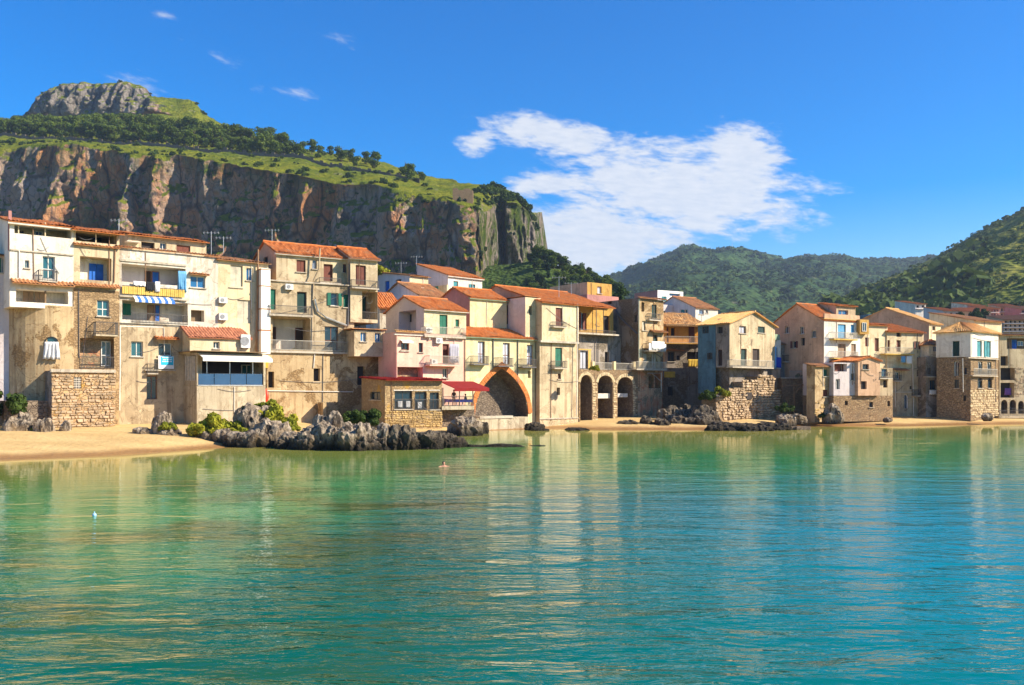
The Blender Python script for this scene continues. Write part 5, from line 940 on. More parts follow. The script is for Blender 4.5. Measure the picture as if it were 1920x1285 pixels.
b.block(1197, 1244, 559, 692, 'tan2', [('hole', 1203, 567, 1208, 585, .4), ('sh', 1222, 571, 1231, 597, 'sh_dark'), ('sh', 1204, 602, 1210, 620, 'sh_white'), ('sh', 1206, 664, 1214, 691, 'sh_white'), ('sh', 1222, 664, 1231, 691, 'sh_white'), ('d', 1224, 628, 1233, 656, 'sh_dark')], d=9, lmat='grey2', lops=[('hole', 1140, 562, 1147, 570, .3), ('hole', 1190, 592, 1194, 604, .3)]); b.tiles(1195, 1247, 557, proj=.4, drop=.15)  # left wall in a darker colour that holds its shade
b.balc(1217, 1249, 657, proj=1.0, h=.95, solid='cloth_white'); b.balc(1194, 1251, 692, proj=1.0, h=1.0, rail='rail_pale'); b.balc(1218, 1240, 599, proj=.5, h=.8); b.tiles(1218, 1246, 620, proj=.7, drop=.25); b.fr_pipe(b.Lf(), [(1150, 574), (1165, 598), (1194, 626)], .10, 'pipe_dark'); b.pipe([(1198, 560), (1198, 690)], r=.05, mat='fr_teal'); b.pipe([(1215, 655), (1225, 660), (1242, 672), (1242, 690)], r=.07)
b.block(1190, 1242, 692.5, 0, 'red_wall', [('hole', 1216, 704, 1226, 728, 1.0), ('hole', 1228, 702, 1238, 728, 1.0, 'blue')], v=.1, d=8, zb=-.2); b.pipe([(1214, 700), (1240, 700), (1240, 735)], v=-.5, r=.06, mat='steel', off=0, name='frame'); b.pipe([(1222, 700), (1238, 714)], v=-.5, r=.05, mat='steel', off=0, name='brace')
cloth(b, 1222, 1246, 640, 656, 'cloth_white', 'row of white washing on the upper balcony of the tower house', off=-1.06)
b = H12 = Bld('house', 'orange loggia house set back in shade behind the tower house', 'house', 1246, 129, 12, -.2)
b.block(1246, 1318, 608, 645, 'orange', [('hole', 1258, 615, 1266, 630, .4), ('d', 1291, 612, 1303, 643, 'sh_brown'), ('d', 1250, 614, 1254, 643, 'sh_brown')], d=6, zt=None); b.roof('shed', 2.1, mat='tile_pale', over=1.0, eave='wood')
b.balc(1248, 1314, 643, proj=1.1, h=.95, slab='ochre', rail='rail_pale'); b.block(1246, 1318, 645.4, 0, 'grey', [('wd', 1252, 660, 1265, 678), ('hole', 1269, 667, 1275, 676, .3), ('hole', 1288, 660, 1312, 676, .6)], v=.4, d=6, zb=0); b.tiles(1248, 1282, 656, v=.4, proj=.5, drop=.2); b.block(1243, 1318, 690, 0, 'grey2', [('hole', 1252, 725, 1262, 742, .4)], v=-1.2, d=2, zb=0, name='lower_wall'); b.sbox(1246, 1266, 697, 708, 'awn_yellow', v=-1.2, w0=-.1, w1=0)  # lower walls in greys that have the shadow put into the colour
cloth(b, 1290, 1312, 674, 688, 'awn_yellow', 'yellow cloth hung in the shade below the orange loggia', v=.4, off=-.3)

b = H13 = Bld('house', 'gabled tan house on a rubble base with a long balcony', 'house', 1368, 116.5, 42, 0)
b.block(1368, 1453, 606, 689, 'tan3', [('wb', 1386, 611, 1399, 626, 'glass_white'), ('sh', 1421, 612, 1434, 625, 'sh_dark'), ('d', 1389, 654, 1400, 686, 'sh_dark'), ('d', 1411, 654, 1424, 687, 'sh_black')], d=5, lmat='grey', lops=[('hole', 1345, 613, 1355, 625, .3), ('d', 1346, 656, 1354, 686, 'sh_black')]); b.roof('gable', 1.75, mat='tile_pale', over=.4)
fl = b.Lf(); u0, z1 = fl.uz(1314, 609); u1, z0 = fl.uz(1342, 738); s_ = b; mb = MB(); fl.box(mb, -5.0, u1, z0, b.last['z1']-.05, -.06, .02); mb.build('painted_panel', 'blue', b.e); b.fill(fl, ('wd', 1318, 613, 1329, 625), False); b.fill(fl, ('wd', 1327, 662, 1336, 674), False)
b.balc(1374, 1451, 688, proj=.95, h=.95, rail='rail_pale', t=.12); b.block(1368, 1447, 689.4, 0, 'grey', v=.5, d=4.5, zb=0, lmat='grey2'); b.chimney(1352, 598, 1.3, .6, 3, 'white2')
for x0, x1, yt in ((1342, 1372, 742), (1366, 1396, 728), (1392, 1424, 716), (1420, 1452, 706), (1448, 1464, 735)): b.block(x0, x1, yt, 0, 'stone2', v=-1.3+(1452-x1)*.004, d=2.2, zb=-.3, name='rubble_wall'); b.stones(x0, x1, yt-3, 806, 'pebble', v=-1.3+(1452-x1)*.004, size=.46, proud=.22, seed=int(x0), keep=.85, skip=[(1399, 735, 1411, 750)])
b.sbox(1400, 1410, 736, 749, 'interior', v=-1.3, w0=-.02, w1=.1, name='opening')  # near-black box on the wall, an unlit opening's darkness as colour
b = Bld('house', 'narrow white house front hung with blue cloths', 'house', 1446, 124.3, 42, 0); b.block(1446, 1464, 637, 692, 'white', [('d', 1452, 652, 1458, 672, 'sh_sky')], d=4); b.block(1447, 1463, 692.5, 730, 'peach', [('w', 1450, 713, 1454, 724)], d=4); b.balc(1446, 1468, 744, proj=.8, h=.95, solid='awn_orange', rail='rail_pale'); b.block(1447, 1463, 730.5, 0, 'grey', d=4, zb=0); b.sbox(1444, 1462, 626, 638, 'eave_green', w0=-.5, w1=.3, name='roof_screen')
cloth(b, 1447, 1456, 650, 692, 'cloth_sky', 'pale blue towel hung down the narrow white house', off=-.5); cloth(b, 1456, 1465, 670, 690, 'cloth_blue', 'deep blue cloth hung on the narrow white house', off=-.55)
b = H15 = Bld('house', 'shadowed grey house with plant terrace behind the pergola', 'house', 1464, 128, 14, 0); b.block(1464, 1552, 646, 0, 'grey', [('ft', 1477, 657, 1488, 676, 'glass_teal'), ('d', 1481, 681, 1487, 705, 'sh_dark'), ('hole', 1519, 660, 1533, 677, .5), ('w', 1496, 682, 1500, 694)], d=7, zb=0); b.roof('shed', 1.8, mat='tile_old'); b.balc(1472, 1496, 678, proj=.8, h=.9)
b.block(1466, 1528, 709, 0, 'stone2', [('hole', 1508, 758, 1516, 782, .6)], v=-3.5, d=3.4, zb=.3, name='terrace_wall'); b.ledge(1465, 1529, 708, v=-3.5, t=.15, proj=.2); b.rail(1480, 1528, 708, v=-3.4, h=.9, mat='rail_pale')
for x0, y0, x1, y1 in ((1489, 724, 1489, 778), (1477, 745, 1477, 778), (1490, 738, 1504, 722), (1468, 724, 1506, 722)): b.pipe([(x0, y0), (x1, y1)], v=-6.0, r=.09, mat='wood', off=0, name='pergola_post')
b = H16 = Bld('house', 'large pale house with sky-blue shutters and peach side wall', 'house', 1545, 122, 30, .3)
b.block(1545, 1614, 601, 0, 'white', [('sh', 1571, 608, 1586, 634, 'sh_sky'), ('sh', 1595, 609, 1603, 626, 'sh_sky'), ('sh', 1571, 645, 1586, 669, 'sh_wood'), ('sh', 1596, 645, 1605, 665, 'sh_wood')], d=9.5, zb=.3, lmat='peach', lops=[('w', 1472, 612, 1480, 625), ('w', 1500, 613, 1508, 626), ('hole', 1502, 634, 1509, 648, .3), ('w', 1522, 620, 1530, 633), ('sh', 1486, 640, 1493, 653, 'sh_brown')]); b.roof('ridge', 2.6, mat='tile', over=.1); b.block(1546, 1612, 588, 602, 'peach', d=.2, name='parapet'); b.block(1568, 1604, 573, 601, 'tan3', [('w', 1572, 581, 1590, 598, 'glass_blue')], v=1.6, d=3, name='roof_room'); b.roof('shed', .5, mat='tile')
b.balc(1564, 1608, 635, proj=.85, h=.9, rail='rail_pale', slab='awn_orange'); b.balc(1564, 1610, 671, proj=.85, h=.9, rail='rail_pale', slab='awn_orange'); b.sbox(1545, 1613, 598, 601, 'awn_orange', w0=-.12, w1=.02, name='cornice')
b = Bld('house', 'slim tan tower by the beach with small green and brown shutters', 'house', 1528, 116, 35, .5); b.block(1528, 1563, 687, 0, 'tan2', [('sh', 1543, 693, 1552, 706, 'sh_green'), ('sh', 1543, 731, 1553, 744, 'sh_brown')], d=1.3, zb=.5); b.roof('shed', .3, mat='tile_old'); b.stones(1528, 1563, 752, 782, 'pebble2', size=.4, keep=.5, seed=8)
b = Bld('house', 'white beach-front house with arched window over a stone base', 'house', 1563, 117, 22, .5); b.block(1563, 1614, 680, 742, 'lilac', [('rec', 1564, 682, 1588, 697, .8, 'loggia_dark', [('sh', 1564, 683, 1575, 697, 'sh_brown'), ('sh', 1577, 683, 1587, 697, 'sh_brown')]), ('arch', 1567, 711, 1575, 730, 'glass'), ('wd', 1596, 701, 1602, 713)], d=6); b.block(1563, 1674, 742.5, 0, 'stone2', [('hole', 1664, 752, 1669, 762, .3), ('hole', 1584, 752, 1590, 760, .3), ('wd', 1630, 754, 1637, 764)], v=-.15, d=6, zb=.5)
b.block(1609, 1650, 677, 742.2, 'peach', [('wd', 1617, 683, 1629, 693), ('hole', 1614, 715, 1625, 730, .3)], v=-.6, d=5); b.roof('gable', .5, mat='tile', over=.25); b.block(1650, 1674, 690, 742.2, 'tan', [('ft', 1653, 684+8, 1663, 706, 'glass_blue'), ('hole', 1656, 713, 1664, 727, .3)], d=5); b.balc(1650, 1674, 709, proj=.7, h=.8)
b = H20 = Bld('house', 'cream house with yellow dormer and brown doors, mid right', 'house', 1613, onl(H16, 1613), 28, .5); b.block(1613, 1664, 609, 0, 'cream', [('d', 1622, 633, 1629, 650, 'sh_brown'), ('d', 1640, 634, 1648, 659, 'sh_brown')], d=6, zb=.5); b.roof('shed', .9, mat='tile'); b.sbox(1612, 1629, 599, 627, 'ochre', w0=-.6, w1=.5, name='dormer'); b.win(('w', 1616, 605, 1624, 622), v=-.62)
b = Bld('house', 'red-roofed cream house with long ochre balcony on the right', 'house', 1663, onl(H20, 1664)-.3, 22, .5); b.block(1663, 1732, 622, 690, 'cream', [('d', 1681, 638, 1689, 660, 'sh_brown'), ('sh', 1716, 640, 1722, 655, 'sh_brown'), ('hole', 1681, 622+2, 1690, 632, .3), ('d', 1664, 638, 1669, 659, 'sh_brown')], d=6); b.roof('shed', 1.6, mat='tile', over=.4); b.balc(1660, 1714, 663, proj=.95, h=.9, slab='awn_orange', rail='rail_pale')
b.block(1672, 1738, 690.5, 0, 'tan', [('arch', 1695, 740, 1703, 766, 'glass'), ('hole', 1721, 722, 1728, 740, .3), ('wd', 1706, 724, 1710, 730), ('w', 1679, 698, 1687, 711, 'glass_teal'), ('d', 1721, 748, 1729, 770, 'sh_brown'), ('wb', 1719, 694, 1726, 706)], v=-.2, d=6, zb=.5); b.pipe([(1711, 665), (1713, 780)], v=-.2, r=.05, mat='pipe_white'); b.tiles(1674, 1700, 692, v=-.2, proj=.6, drop=.25); b.balc(1716, 1732, 742, proj=.7, v=-.2, h=.85); b.balc(1676, 1692, 714, proj=.6, v=-.2, h=.8); b.ledge(1672, 1738, 735, v=-.2, t=.12, proj=.15); cloth(b, 1700, 1710, 668, 682, 'cloth_white', 'white sheet hanging below the long ochre balcony on the right', v=-.2, off=-.6); cloth(b, 1690, 1698, 668, 680, 'cloth_sky', 'pale blue cloth hanging below the long ochre balcony on the right', v=-.2, off=-.6)
b = Bld('house', 'large plain peach gable rising behind the red-roofed house', 'house', 1742, 152, 42, 3); b.block(1742, 1764, 606, 0, 'cream', [('hole', 1748, 612, 1754, 620, .3)], d=15, zb=3, lmat='peach'); b.roof('ridge', 3.0, mat='tile_pale', over=.4)
b = Bld('house', 'small white cabin on a dark wall beside the corner house', 'house', 1742, 128.5, 12, .5); b.block(1742, 1772, 646, 669, 'white2', [('w', 1750, 649, 1758, 660, 'glass_blue'), ('d', 1765, 647, 1769, 668, 'sh_black')], d=3); b.roof('hip', .7, mat='tile_old'); b.block(1736, 1774, 669.4, 0, 'grey', [('wd', 1743, 713, 1755, 731), ('d', 1757, 683, 1767, 702, 'sh_dark'), ('hole', 1719+20, 690, 1746, 702, .3)], v=-.1, d=5, zb=.5); b.balc(1738, 1760, 706, proj=.8, h=.8); cloth(b, 1743, 1756, 732, 740, 'cloth_white', 'white cloth under a barred window left of the corner house', off=-.3)
b = H24 = Bld('house', 'white corner house with teal shutters over stone lower floors', 'house', 1820, 123.5, 40, .5)
b.block(1820, 1872, 620, 669, 'white', [('sh', 1832, 639, 1841, 669, 'sh_teal'), ('sh', 1849, 640, 1858, 670, 'sh_teal')], d=4.8, lops=[('sh', 1786, 640, 1799, 668, 'sh_dark')]); b.roof('hip', 1.35, mat='tile_pale', over=.35, oside=.3)
b.block(1820, 1872, 669.5, 0, 'stone2', [('arch', 1834, 678, 1842, 701), ('arch', 1851, 679, 1859, 702), ('wd', 1833, 709, 1842, 728), ('wd', 1852, 709, 1860, 728)], v=.04, d=4.7, zb=.4, lops=[('arch', 1789, 678, 1798, 705), ('wd', 1790, 712, 1798, 728), ('hole', 1806, 742, 1811, 752, .3), ('wd', 1808, 690, 1813, 702)]); b.stones(1820, 1872, 730, 782, 'quoin', v=.04, size=.5, proud=.08, seed=5, keep=.8); b.ledge(1816, 1873, 670, t=.14, proj=.3); b.ledge(1824, 1872, 704, t=.12, proj=.5); b.rail(1826, 1870, 703.5, v=-.42, h=.9, mat='rail_pale'); b.pipe([(1805, 672), (1806, 735)], r=.05, mat='pipe_white')
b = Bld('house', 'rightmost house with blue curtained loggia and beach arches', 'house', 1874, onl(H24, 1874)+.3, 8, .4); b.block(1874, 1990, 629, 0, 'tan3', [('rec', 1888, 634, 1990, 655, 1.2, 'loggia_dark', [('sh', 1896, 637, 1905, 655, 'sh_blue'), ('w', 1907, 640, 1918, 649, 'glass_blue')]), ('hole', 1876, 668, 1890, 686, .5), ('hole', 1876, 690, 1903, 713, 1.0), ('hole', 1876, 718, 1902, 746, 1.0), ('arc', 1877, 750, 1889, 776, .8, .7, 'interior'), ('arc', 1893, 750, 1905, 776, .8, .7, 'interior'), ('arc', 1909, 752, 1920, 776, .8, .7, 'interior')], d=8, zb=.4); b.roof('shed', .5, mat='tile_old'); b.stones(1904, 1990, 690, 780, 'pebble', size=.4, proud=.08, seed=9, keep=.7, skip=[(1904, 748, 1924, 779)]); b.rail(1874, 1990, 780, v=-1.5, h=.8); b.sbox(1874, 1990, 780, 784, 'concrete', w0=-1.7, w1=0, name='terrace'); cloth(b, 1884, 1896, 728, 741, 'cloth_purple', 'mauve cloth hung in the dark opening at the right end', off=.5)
b = Bld('house', 'low house with pink-tiled roof behind the corner house', 'house', 1800, 160, 30, 3); b.block(1826, 1878, 601, 0, 'cream', d=9, zb=3, v=0); b.roof('shed', 2.0, mat='tile_old', over=.5)
# background blocks on the hillside
def apartment(label, px0, px1, pyt, pyb, Y, ang, wall, roof, rows, cols, glass_='glass', pad=.2):
    b = Bld('apartment_block', label, 'apartment block', px0, Y, ang, 4, 'hillside apartment blocks'); ops = []
    for r in range(rows):
        for c in range(cols):
            w = (px1-px0)/cols; h = (pyb-pyt)/rows; x = px0+w*(c+.25); y = pyt+h*(r+.25); ops.append(('hole', x, y, x+w*.5, y+h*.5, .5))
    b.block(px0, px1, pyt, 0, wall, ops, d=12, zb=4)
    if roof: b.roof('shed', 2.2, mat=roof, over=.8)
    for r in range(rows): y = pyt+(pyb-pyt)/rows*(r+.86); b.ledge(px0, px1, y, t=.2, proj=.7, mat='lilac', name='gallery')
apartment('small blue-white hillside block with red roof, leftmost', 1768, 1800, 583, 597, 300, 5, 'lilac', 'tile', 1, 3)
apartment('long low red-roofed hillside block in the middle', 1801, 1858, 584, 600, 310, -12, 'peach', 'tile', 1, 5)
apartment('red-roofed pink hillside house just left of the window-grid block', 1852, 1874, 579, 594, 320, 6, 'pink2', 'tile', 2, 4)
apartment('tall red-roofed hillside block above the window-grid block', 1876, 1912, 576, 596, 335, -8, 'peach', 'tile', 2, 6)
apartment('red-roofed hillside block cut by the right picture edge', 1914, 1985, 580, 597, 325, 4, 'pink2', 'tile_old', 2, 7)
apartment('small red-roofed hillside house above the long low block', 1822, 1846, 573, 583, 345, 10, 'white2', 'tile', 1, 3)
apartment('tiny white hillside house on the slope above the peach gable', 1716, 1736, 570, 580, 330, 12, 'white', 'tile', 1, 2)
apartment('greyish-pink hillside block with a grid of windows at the right edge', 1882, 1960, 600, 622, 270, -5, 'peach', 'tile_old', 3, 9)
apartment('blue-roofed shed building on the hillside above the pale house', 1628, 1667, 589, 604, 280, 4, 'blue', None, 1, 3)
b = Bld('house', 'bright white modern house on the rise behind the tower house', 'house', 1233, 190, 30, 3); b.block(1233, 1281, 544, 0, 'flue', [('sh', 1244, 556, 1250, 566, 'sh_teal'), ('hole', 1255, 550, 1276, 556, .6, 'glass_blue')], d=8, zb=3, lmat='pink2')
b = Bld('house', 'long lilac-white house with brown roof behind the orange loggia house', 'house', 1304, 172, 35, 3); b.block(1304, 1346, 577, 0, 'white', [('w', 1311, 580, 1320, 590, 'glass_blue'), ('w', 1323, 581, 1328, 588)], d=12, zb=3, lmat='lilac', lops=[('sh', 1276, 581, 1281, 594, 'sh_teal'), ('sh', 1284, 581, 1289, 594, 'sh_teal')]); b.roof('ridge', 2.6, mat='tile_old', over=.3); b.block(1241, 1270, 571, 0, 'lilac', [('wt', 1243, 583, 1248, 592)], v=6, d=6, zb=3, name='wing_wall')
# aerials on the roofs
for px, py, Y, h, lab in ((396, 478, 99, 2.6, 'rooftop antenna left of the cream house roof'), (419, 474, 99, 1.8, 'short antenna on the cream house roof'), (510, 461, 106, 2.0, 'antenna on the stepped tan house roof ridge'), (752, 512, 132, 1.6, 'comb antenna on the small white house under the cliff'), (781, 510, 132, 2.4, 'thin mast antenna on the small white house under the cliff'), (1048, 557, 112, 2.6, 'tall antenna on the big orange roof'), (1071, 552, 118, 1.6, 'small antenna by the ochre rooftop room'), (223, 434, 92, 1.3, 'stubby antenna at the end of the left rooftop')): antenna(px, py, Y, h, lab)
# ------------------------------------------------------------------ rocks, shrubs and small things along the water
def rock(px, py, w, h, d, label, seed, mat='shore_rock', Y=None, zb=-.3, sub=4, flute=1.0, group='rocks along the waterline', name='rock', lean=0.0):
    if Y is None: x, y, z = ground_pt(px, py, 0)
    else: x, y, z = (px-960)/FPX*Y, Y, CAMZ+(HOR-py)/FPX*Y
    import bmesh
    bm = bmesh.new(); bmesh.ops.create_icosphere(bm, subdivisions=sub, radius=1); P = np.array([v.co[:] for v in bm.verts]); Fc = np.array([[v.index for v in f.verts] for f in bm.faces]); bm.free()
    s = seed*7.31; q = P.copy(); q[:, 2] = np.sign(q[:, 2])*np.abs(q[:, 2])**.8
    n = P/np.linalg.norm(P, axis=1)[:, None]; ax = P*np.array([w/2, d/2, h]); k = 1/max(.8, min(w, h*2))
    dd = .40*fbm(P[:, 0]*1.1+s, P[:, 1]*1.1, P[:, 2]*1.1+s, 3)+.46*flute*ridged(ax[:, 0]*.9+s, ax[:, 1]*.7, ax[:, 2]*.45, 4)+.30*ridged(ax[:, 0]*2.4, ax[:, 1]*2.2+s, ax[:, 2]*1.3, 3)-.25*np.abs(vnoise(ax[:, 0]*1.7+s, ax[:, 1]*1.7, ax[:, 2]*.8))
    q = q*np.clip(1+dd*.72, .35, 1.9)[:, None]; V = q*np.array([w/2, d/2, h]); V[:, 0] += lean*V[:, 2]; V[:, 2] = np.maximum(V[:, 2], -.6)
    o = link(name, np_mesh(name, V, Fc, mat, False)); o.location = (x, y, z+zb if Y is None else z); tag(o, label, 'rock', group); return o
ROCKS = [  # px, py (waterline), width, height, depth
 (548, 840, 3.0, 1.5, 3.4, 'leftmost dark rock of the big outcrop, low and rounded'), (585, 841, 3.4, 2.2, 3.6, 'second dark rock of the big outcrop from the left'), (630, 842, 3.2, 2.9, 3.4, 'pointed pale-topped rock with a tall knob in the big outcrop'), (672, 843, 3.4, 2.5, 3.6, 'broad fluted rock in the middle of the big outcrop'), (716, 842, 3.0, 2.2, 3.4, 'fluted rock right of the middle of the big outcrop'), (752, 842, 2.8, 2.5, 3.2, 'tall dark-faced rock below the restaurant windows'), (790, 841, 3.4, 2.0, 3.2, 'wide brown rock below the stone restaurant'), (832, 838, 3.2, 1.5, 3.0, 'rightmost sloping rock of the big outcrop')]
for i, (px, py, w, h, d, lab) in enumerate(ROCKS): rock(px, py, w*1.0, h*.78, d, lab, i+1, 'wet_rock' if i > 4 else 'shore_rock', sub=5)
rock(625, 802, 1.3, 1.1, 1.2, 'slender knob of rock standing on the big outcrop', 31, Y=72.5); rock(604, 800, 1.3, .8, 1.2, 'small rock cap behind the big outcrop', 32, Y=73)
for i, (px, py, w, h, Y, lab) in enumerate(((480, 833, 2.6, 1.1, 74, 'pale rock where the left beach meets the outcrop'), (508, 828, 3.0, 1.6, 75, 'grey rock between the yellow shrubs and the outcrop'), (445, 830, 2.2, .7, 74.5, 'low pale rock at the beach edge below the yellow shrub'), (420, 826, 1.6, .8, 75.5, 'small pale rock below the restaurant wall'), (470, 808, 2.6, 1.9, 78, 'grey boulder among the yellow shrubs'), (500, 800, 1.8, 1.6, 79, 'white-faced boulder right of the yellow shrubs'), (396, 822, 1.6, .6, 76, 'flat pale stone on the sand below the shrubs'), (303, 812, 1.5, 1.6, 77, 'tall leaning pale rock against the shaded tan wall'), (268, 816, 1.5, .6, 76.5, 'left flat pale rock on the sand under the shaded tan wall'), (320, 818, 1.8, .6, 76.5, 'right flat pale rock on the sand under the shaded tan wall'),
  (32, 810, 1.9, 1.2, 75.5, 'tall pale rock at the far left of the beach'), (48, 811, 1.2, 1.5, 76, 'slender pale rock beside the far left beach rock'), (82, 812, 1.4, 1.2, 75.5, 'small pale rock at the foot of the stone outbuilding'), (122, 812, 1.0, .9, 76.5, 'pink-faced rock beside the dark hole in the outbuilding base'), (872, 808, 3.0, 1.1, 92, 'brown rock under the restaurant terrace'), (902, 808, 1.6, .9, 96, 'dark rock at the left foot of the great arch'), (1000, 804, 2.2, .7, 104.5, 'dark rock at the right foot of the great arch'), (1012, 808, 1.8, .35, 103, 'wet black rock right of the great arch'), (1080, 807, 2.6, .3, 104, 'low black rocks before the first stone arch'), (1178, 800, 2.6, .7, 111, 'sloping grey rock in front of the third stone arch'), (1212, 800, 1.6, 1.1, 111, 'upright grey rock below the eroded red wall'), (1240, 802, 2.2, 1.0, 110, 'dark boulder below the tower house balcony'), (1275, 802, 3.4, 1.3, 112, 'big shadowed boulder under the orange loggia house'), (1315, 804, 3.0, 1.5, 111, 'big shadowed boulder beside the blue wall'), (1350, 806, 2.6, .8, 109, 'dark rock at the foot of the rubble wall'), (1395, 807, 3.4, .7, 108.5, 'low brown rock below the rubble wall'), (1435, 805, 2.8, .8, 110, 'brown boulder at the right foot of the rubble wall'), (1472, 794, 2.0, 1.0, 113, 'grey boulder at the end of the rubble wall'), (1561, 785, 2.2, 1.4, 115, 'large grey boulder on the right beach'), (1490, 788, 2.4, .8, 114, 'flat sandy rock near the beach pergola'), (1665, 788, 1.2, .3, 117, 'small grey slab on the right beach'), (1852, 782, 1.2, .5, 120, 'white stone at the foot of the corner house'))):
    rock(px, py, w, h, w*1.0, lab, i+40, 'wet_rock' if px > 900 and px < 1460 else 'shore_rock', Y=Y)
for i, (px, py, w, h, lab) in enumerate(((925, 838, 5.0, .28, 'long flat reef just breaking the water before the arch'), (962, 836, 1.8, .2, 'right tip of the flat reef before the arch'), (1008, 836, 1.4, .16, 'small dark reef awash right of the flat reef'))): rock(px, py, w, h, 1.1, lab, i+90, 'wet_rock', zb=-.08, sub=4)
for i, (px, lab) in enumerate(((1475, 'left concrete block of the small landing'), (1502, 'right concrete block of the small landing'))):
    x, y, z = ground_pt(px, 806); o = MB().box(-.95, .95, -.6, .6, -.5, .38).build('concrete_block', 'stone_dark'); o.location = (x, y, 0); o.rotation_euler = (0, 0, .2); tag(o, lab, 'block'); bv = o.modifiers.new('edge', 'BEVEL'); bv.width = .08; bv.segments = 2
def lobes_wild(seed):
    r = random.Random(seed); ls = []
    for i in range(18): a = r.uniform(0, 2*pi); q = 1.35*r.random()**.6; k = r.uniform(.16, .42); ls.append((q*cos(a), q*.8*sin(a), max(.05, r.uniform(.1, 1.15)*(1.15-q*.55)), k*1.25, k*1.1, k))
    return ls
for i in range(11):
    px = 1338+i*12.4+random.uniform(-3, 3); rock(px, 807+random.uniform(-1, 1), random.uniform(2.0, 3.0), random.uniform(.55, 1.05), 2.6, f'dark wet rock in the row under the rubble wall, {ordn(i+1)} from the left', i+120, 'wet_rock', group='wet rocks under the rubble wall')
for i in range(12):
    px = 1250+i*7.5+random.uniform(-3, 3); rock(px, random.uniform(786, 800), random.uniform(1.8, 3.2), random.uniform(.9, 1.9), 2.2, f'boulder in the shaded pile below the orange loggia house, {ordn(i+1)} from the left', i+140, 'wet_rock', Y=random.uniform(112, 118), group='boulders below the orange loggia')
BUSH = [crown_mesh('bush_crown', 2600, .13, 'bush_bright', lobes_wild(s+60), s) for s in (1, 2, 3)]
BUSHG = [crown_mesh('bush_crown', 2600, .12, 'bush', lobes_wild(s+80), s) for s in (1, 2)]
for i, (px, py, Y, s, g, lab) in enumerate(((392, 812, 76.5, 1.3, 0, 'big yellow-green shrub against the restaurant base, leftmost'), (418, 814, 76.5, 1.0, 0, 'yellow-green shrub second from the left on the rocks'), (448, 816, 76.5, .9, 0, 'low yellow-green shrub in front of the grey boulder'), (472, 790, 78.5, 1.1, 0, 'yellow-green shrub on top of the grey boulder'), (520, 800, 78.5, 1.5, 0, 'rounded yellow-green shrub right of the white boulder'), (498, 772, 82, .9, 0, 'small bright shrub by the red kayak'), (540, 806, 77, .8, 0, 'low shrub behind the left end of the outcrop'), (318, 806, 76.5, .6, 0, 'small yellow shrub by the leaning pale rock'), (690, 792, 80, 1.0, 1, 'green shrub behind the middle of the outcrop'), (660, 790, 80, .8, 1, 'small green shrub left of the restaurant corner'), (-22, 772, 76, 1.9, 1, 'dark shrub at the left picture edge beside the bastion'), (66, 808, 75.8, .4, 0, 'tiny yellow plant among the far left rocks'), (1352, 742, 113.5, .9, 0, 'olive shrub on top of the rubble wall'), (1326, 748, 113, .9, 1, 'dark shrub by the foot of the blue wall'), (1472, 770, 113.5, .8, 1, 'green plant at the end of the rubble wall'), (1546, 784, 115, .6, 1, 'small plant beside the large grey beach boulder'), (1516, 707, onl(H15, 1516, -2.6), .55, 1, 'potted greenery on the shadowed house terrace'), (1500, 708, onl(H15, 1500, -2.8), .45, 1, 'trailing plant over the terrace wall'), (222, 520, 87, .7, 0, 'bright plant on the ledge beside the orange balcony panels'), (1114, 694, 109.5, .5, 0, 'small plant at the left end of the arcade terrace'), (557, 664, 97.5, .55, 1, 'green weed hanging under the loggia of the stepped tan house'), (597, 666, 99, .6, 1, 'dark weed tuft on the ledge of the stepped tan house'), (702, 516, 128, 1.6, 0, 'bright bush behind the right tower of the stepped tan house'))):
    e = empty('shrub', W3(px, py, Y)); e.scale = (s, s, s); e.rotation_euler = (0, 0, i*1.3); link('foliage', (BUSHG if g else BUSH)[i % 2], e); tag(e, lab, 'shrub')
# kayak leaning on the wall, swimmer, float
x, y, z = W3(499, 756, onl(H5, 499)-1.2); mb = MB(); n = 10
for i in range(9):
    t = i/8; r_ = .30*sin(pi*min(.96, max(.04, t)))**.7
    for j in range(n): a = 2*pi*j/n; mb.v.append((r_*cos(a)-.1*t, r_*.6*sin(a)+.25*t, 1.5*t))
for i in range(8):
    for j in range(n): mb.f.append((i*n+j, i*n+(j+1) % n, (i+1)*n+(j+1) % n, (i+1)*n+j))
o = mb.build('kayak', 'kayak', None, True); o.location = (x, y, z); tag(o, 'red kayak leaning upright against the wall above the shrubs', 'kayak')
x, y, z = ground_pt(832, 875); e = empty('person', (x, y, 0), .3); tag(e, 'person swimming with head and shoulders above the water', 'person')
J = [(0, 0, -.5), (0, 0, -.18), (0, 0, .0), (0, 0, .08), (-.2, 0, -.02), (.2, 0, -.02), (-.38, -.15, -.05), (.38, -.15, -.05), (-.42, -.4, -.1), (.42, -.4, -.1), (0, -.01, .15), (0, -.01, .22), (0, 0, .30)]; me = bpy.data.meshes.new('body'); me.from_pydata(J, [(0, 1), (1, 2), (2, 3), (2, 4), (2, 5), (4, 6), (5, 7), (6, 8), (7, 9), (3, 10), (10, 11), (11, 12)], []); o = link('body', me, e); o.modifiers.new('skin', 'SKIN')
for i, v in enumerate(me.skin_vertices[0].data): v.radius = ((.15, .15, .13, .06, .075, .075, .05, .05, .04, .04, .085, .10, .075)[i],)*2; v.use_root = i == 0
o.modifiers.new('sub', 'SUBSURF').render_levels = 2; me.materials.append(M('skin'))
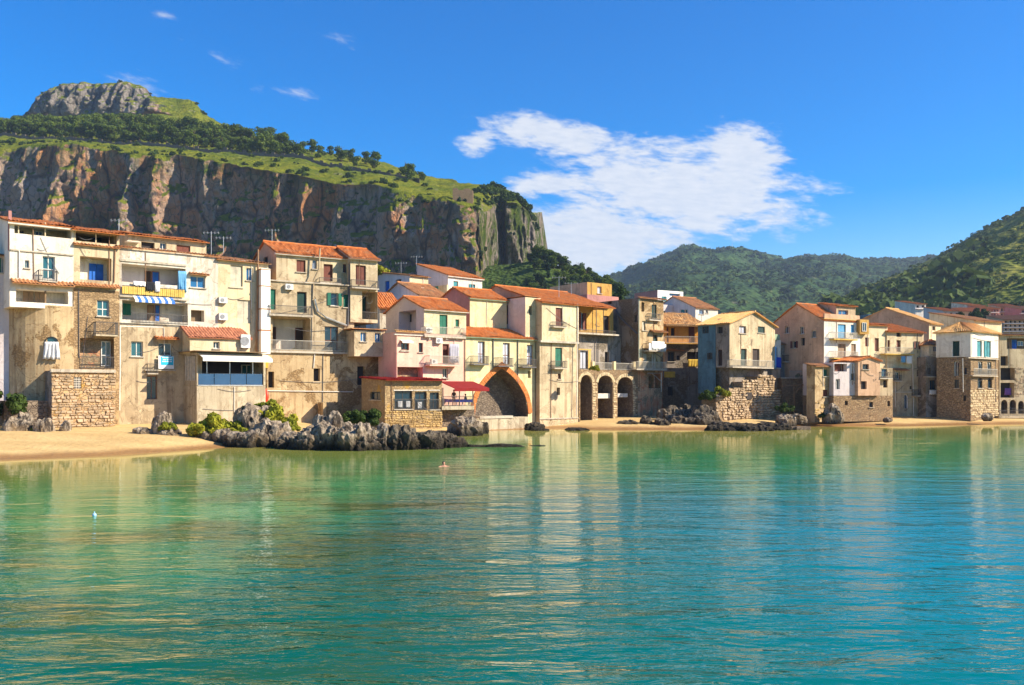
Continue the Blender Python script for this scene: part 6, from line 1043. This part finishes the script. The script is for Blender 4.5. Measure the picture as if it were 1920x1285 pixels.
def uv(mb, c, r, n=12, m=8):
    k = len(mb.v)
    for i in range(m+1):
        for j in range(n): a = 2*pi*j/n; t = pi*i/m; mb.v.append((c[0]+r[0]*sin(t)*cos(a), c[1]+r[1]*sin(t)*sin(a), c[2]-r[2]*cos(t)))
    for i in range(m):
        for j in range(n): mb.f.append((k+i*n+j, k+i*n+(j+1) % n, k+(i+1)*n+(j+1) % n, k+(i+1)*n+j))
BAKE.append((o, None))
mb = MB(); uv(mb, (0, .022, .225), (.098, .105, .108)); mb.build('hair', 'hair', e, True)
x, y, z = ground_pt(177, 967); mb = MB(); uv(mb, (0, 0, .02), (.075, .075, .08)); mb.tube([(0, 0, .09), (0, 0, .15)], .022, 8); o = mb.build('buoy', 'buoy', None, True); o.location = (x, y, 0); tag(o, 'small pale blue buoy floating in the left foreground', 'buoy')
# low wall along the clifftop, ruin, masts on the hills
mb = MB(); pts = [on_mtn(px, 3.0) for px in range(-30, 790, 6)]
for i, (p, q) in enumerate(zip(pts[:-1], pts[1:])):
    if abs(q[2]-p[2]) > 9: continue
    h = 1.6+.9*(i % 3 == 0)+random.uniform(-.3, .4); mb.hexa([(p[0], p[1]-.5, p[2]-1), (q[0], q[1]-.5, q[2]-1), (q[0], q[1]+.5, q[2]-1), (p[0], p[1]+.5, p[2]-1), (p[0], p[1]-.5, p[2]+h), (q[0], q[1]-.5, q[2]+h), (q[0], q[1]+.5, q[2]+h), (p[0], p[1]+.5, p[2]+h)])
o = mb.build('boundary_wall', 'stone_dark'); tag(o, 'long low ruined stone wall running along the clifftop terrace', 'wall')
p = on_mtn(868, 2.3); mb = MB(); mb.box(-5, 5, -3, 3, -4, 4.2); mb.box(-5, -2.5, -3, 3, 4.2, 5.2); mb.box(.5, 3.5, -3, 3, 4.2, 5.0); mb.box(-1.2, -.2, -3.05, -2.9, 0, 2); o = mb.build('ruined_tower', 'stone2'); o.location = p; tag(o, 'squat brown ruined tower at the cliff edge near its right end', 'ruin')
def mast(px, h, label, P=FAR):
    row = P[-2]; pxx = 960+FPX*row[:, 0]/row[:, 1]; q = row[int(np.argmin(np.abs(pxx-px)))]; e = empty('radio_mast', tuple(q)); tag(e, label, 'mast', 'masts on the far ridge'); mb = MB()
    for a in range(3): mb.tube([(1.6*cos(a*2.1), 1.6*sin(a*2.1), -3), (.3*cos(a*2.1), .3*sin(a*2.1), h)], .35, 4, .2)
    mb.build('lattice', 'steel', e); MB().tube([(0, 0, h-.5), (0, 0, h+3)], .25, 5).build('aerial', 'steel', e)
mast(1372, 14, 'radio mast on the highest point of the distant mountain'); mast(1668, 12, 'left of two thin masts at the low right end of the far ridge'); mast(1739, 13, 'right of two thin masts at the low right end of the far ridge')

# people: one continuous skinned mesh each, coloured as clothes and skin
dg = bpy.context.evaluated_depsgraph_get()
for o, k in BAKE:
    me = bpy.data.meshes.new_from_object(o.evaluated_get(dg)); o.modifiers.clear(); old = o.data; o.data = me; me.shade_smooth()
    if k is not None:
        me.materials.append(M('skin'))
        for q in me.polygons: q.material_index = 1 if (q.center.z > 1.49+k or (abs(q.center.x) > .19 and q.center.z < 1.1+k)) else 0
# ------------------------------------------------------------------ sea haze
t = NT('haze_air'); t.n.remove(t.b); pv = t.n.new('ShaderNodeVolumePrincipled'); pv.inputs['Color'].default_value = (.62, .78, 1, 1); pv.inputs['Density'].default_value = .00011; pv.inputs['Anisotropy'].default_value = .2
t.l.new(pv.outputs[0], t.out.inputs['Volume']); o = MB().box(-6100, 6100, -3100, 6900, -14, 420).build('haze', t.m); tag(o, 'thin blue sea haze softening the distant mountains', 'haze', None, 'stuff')
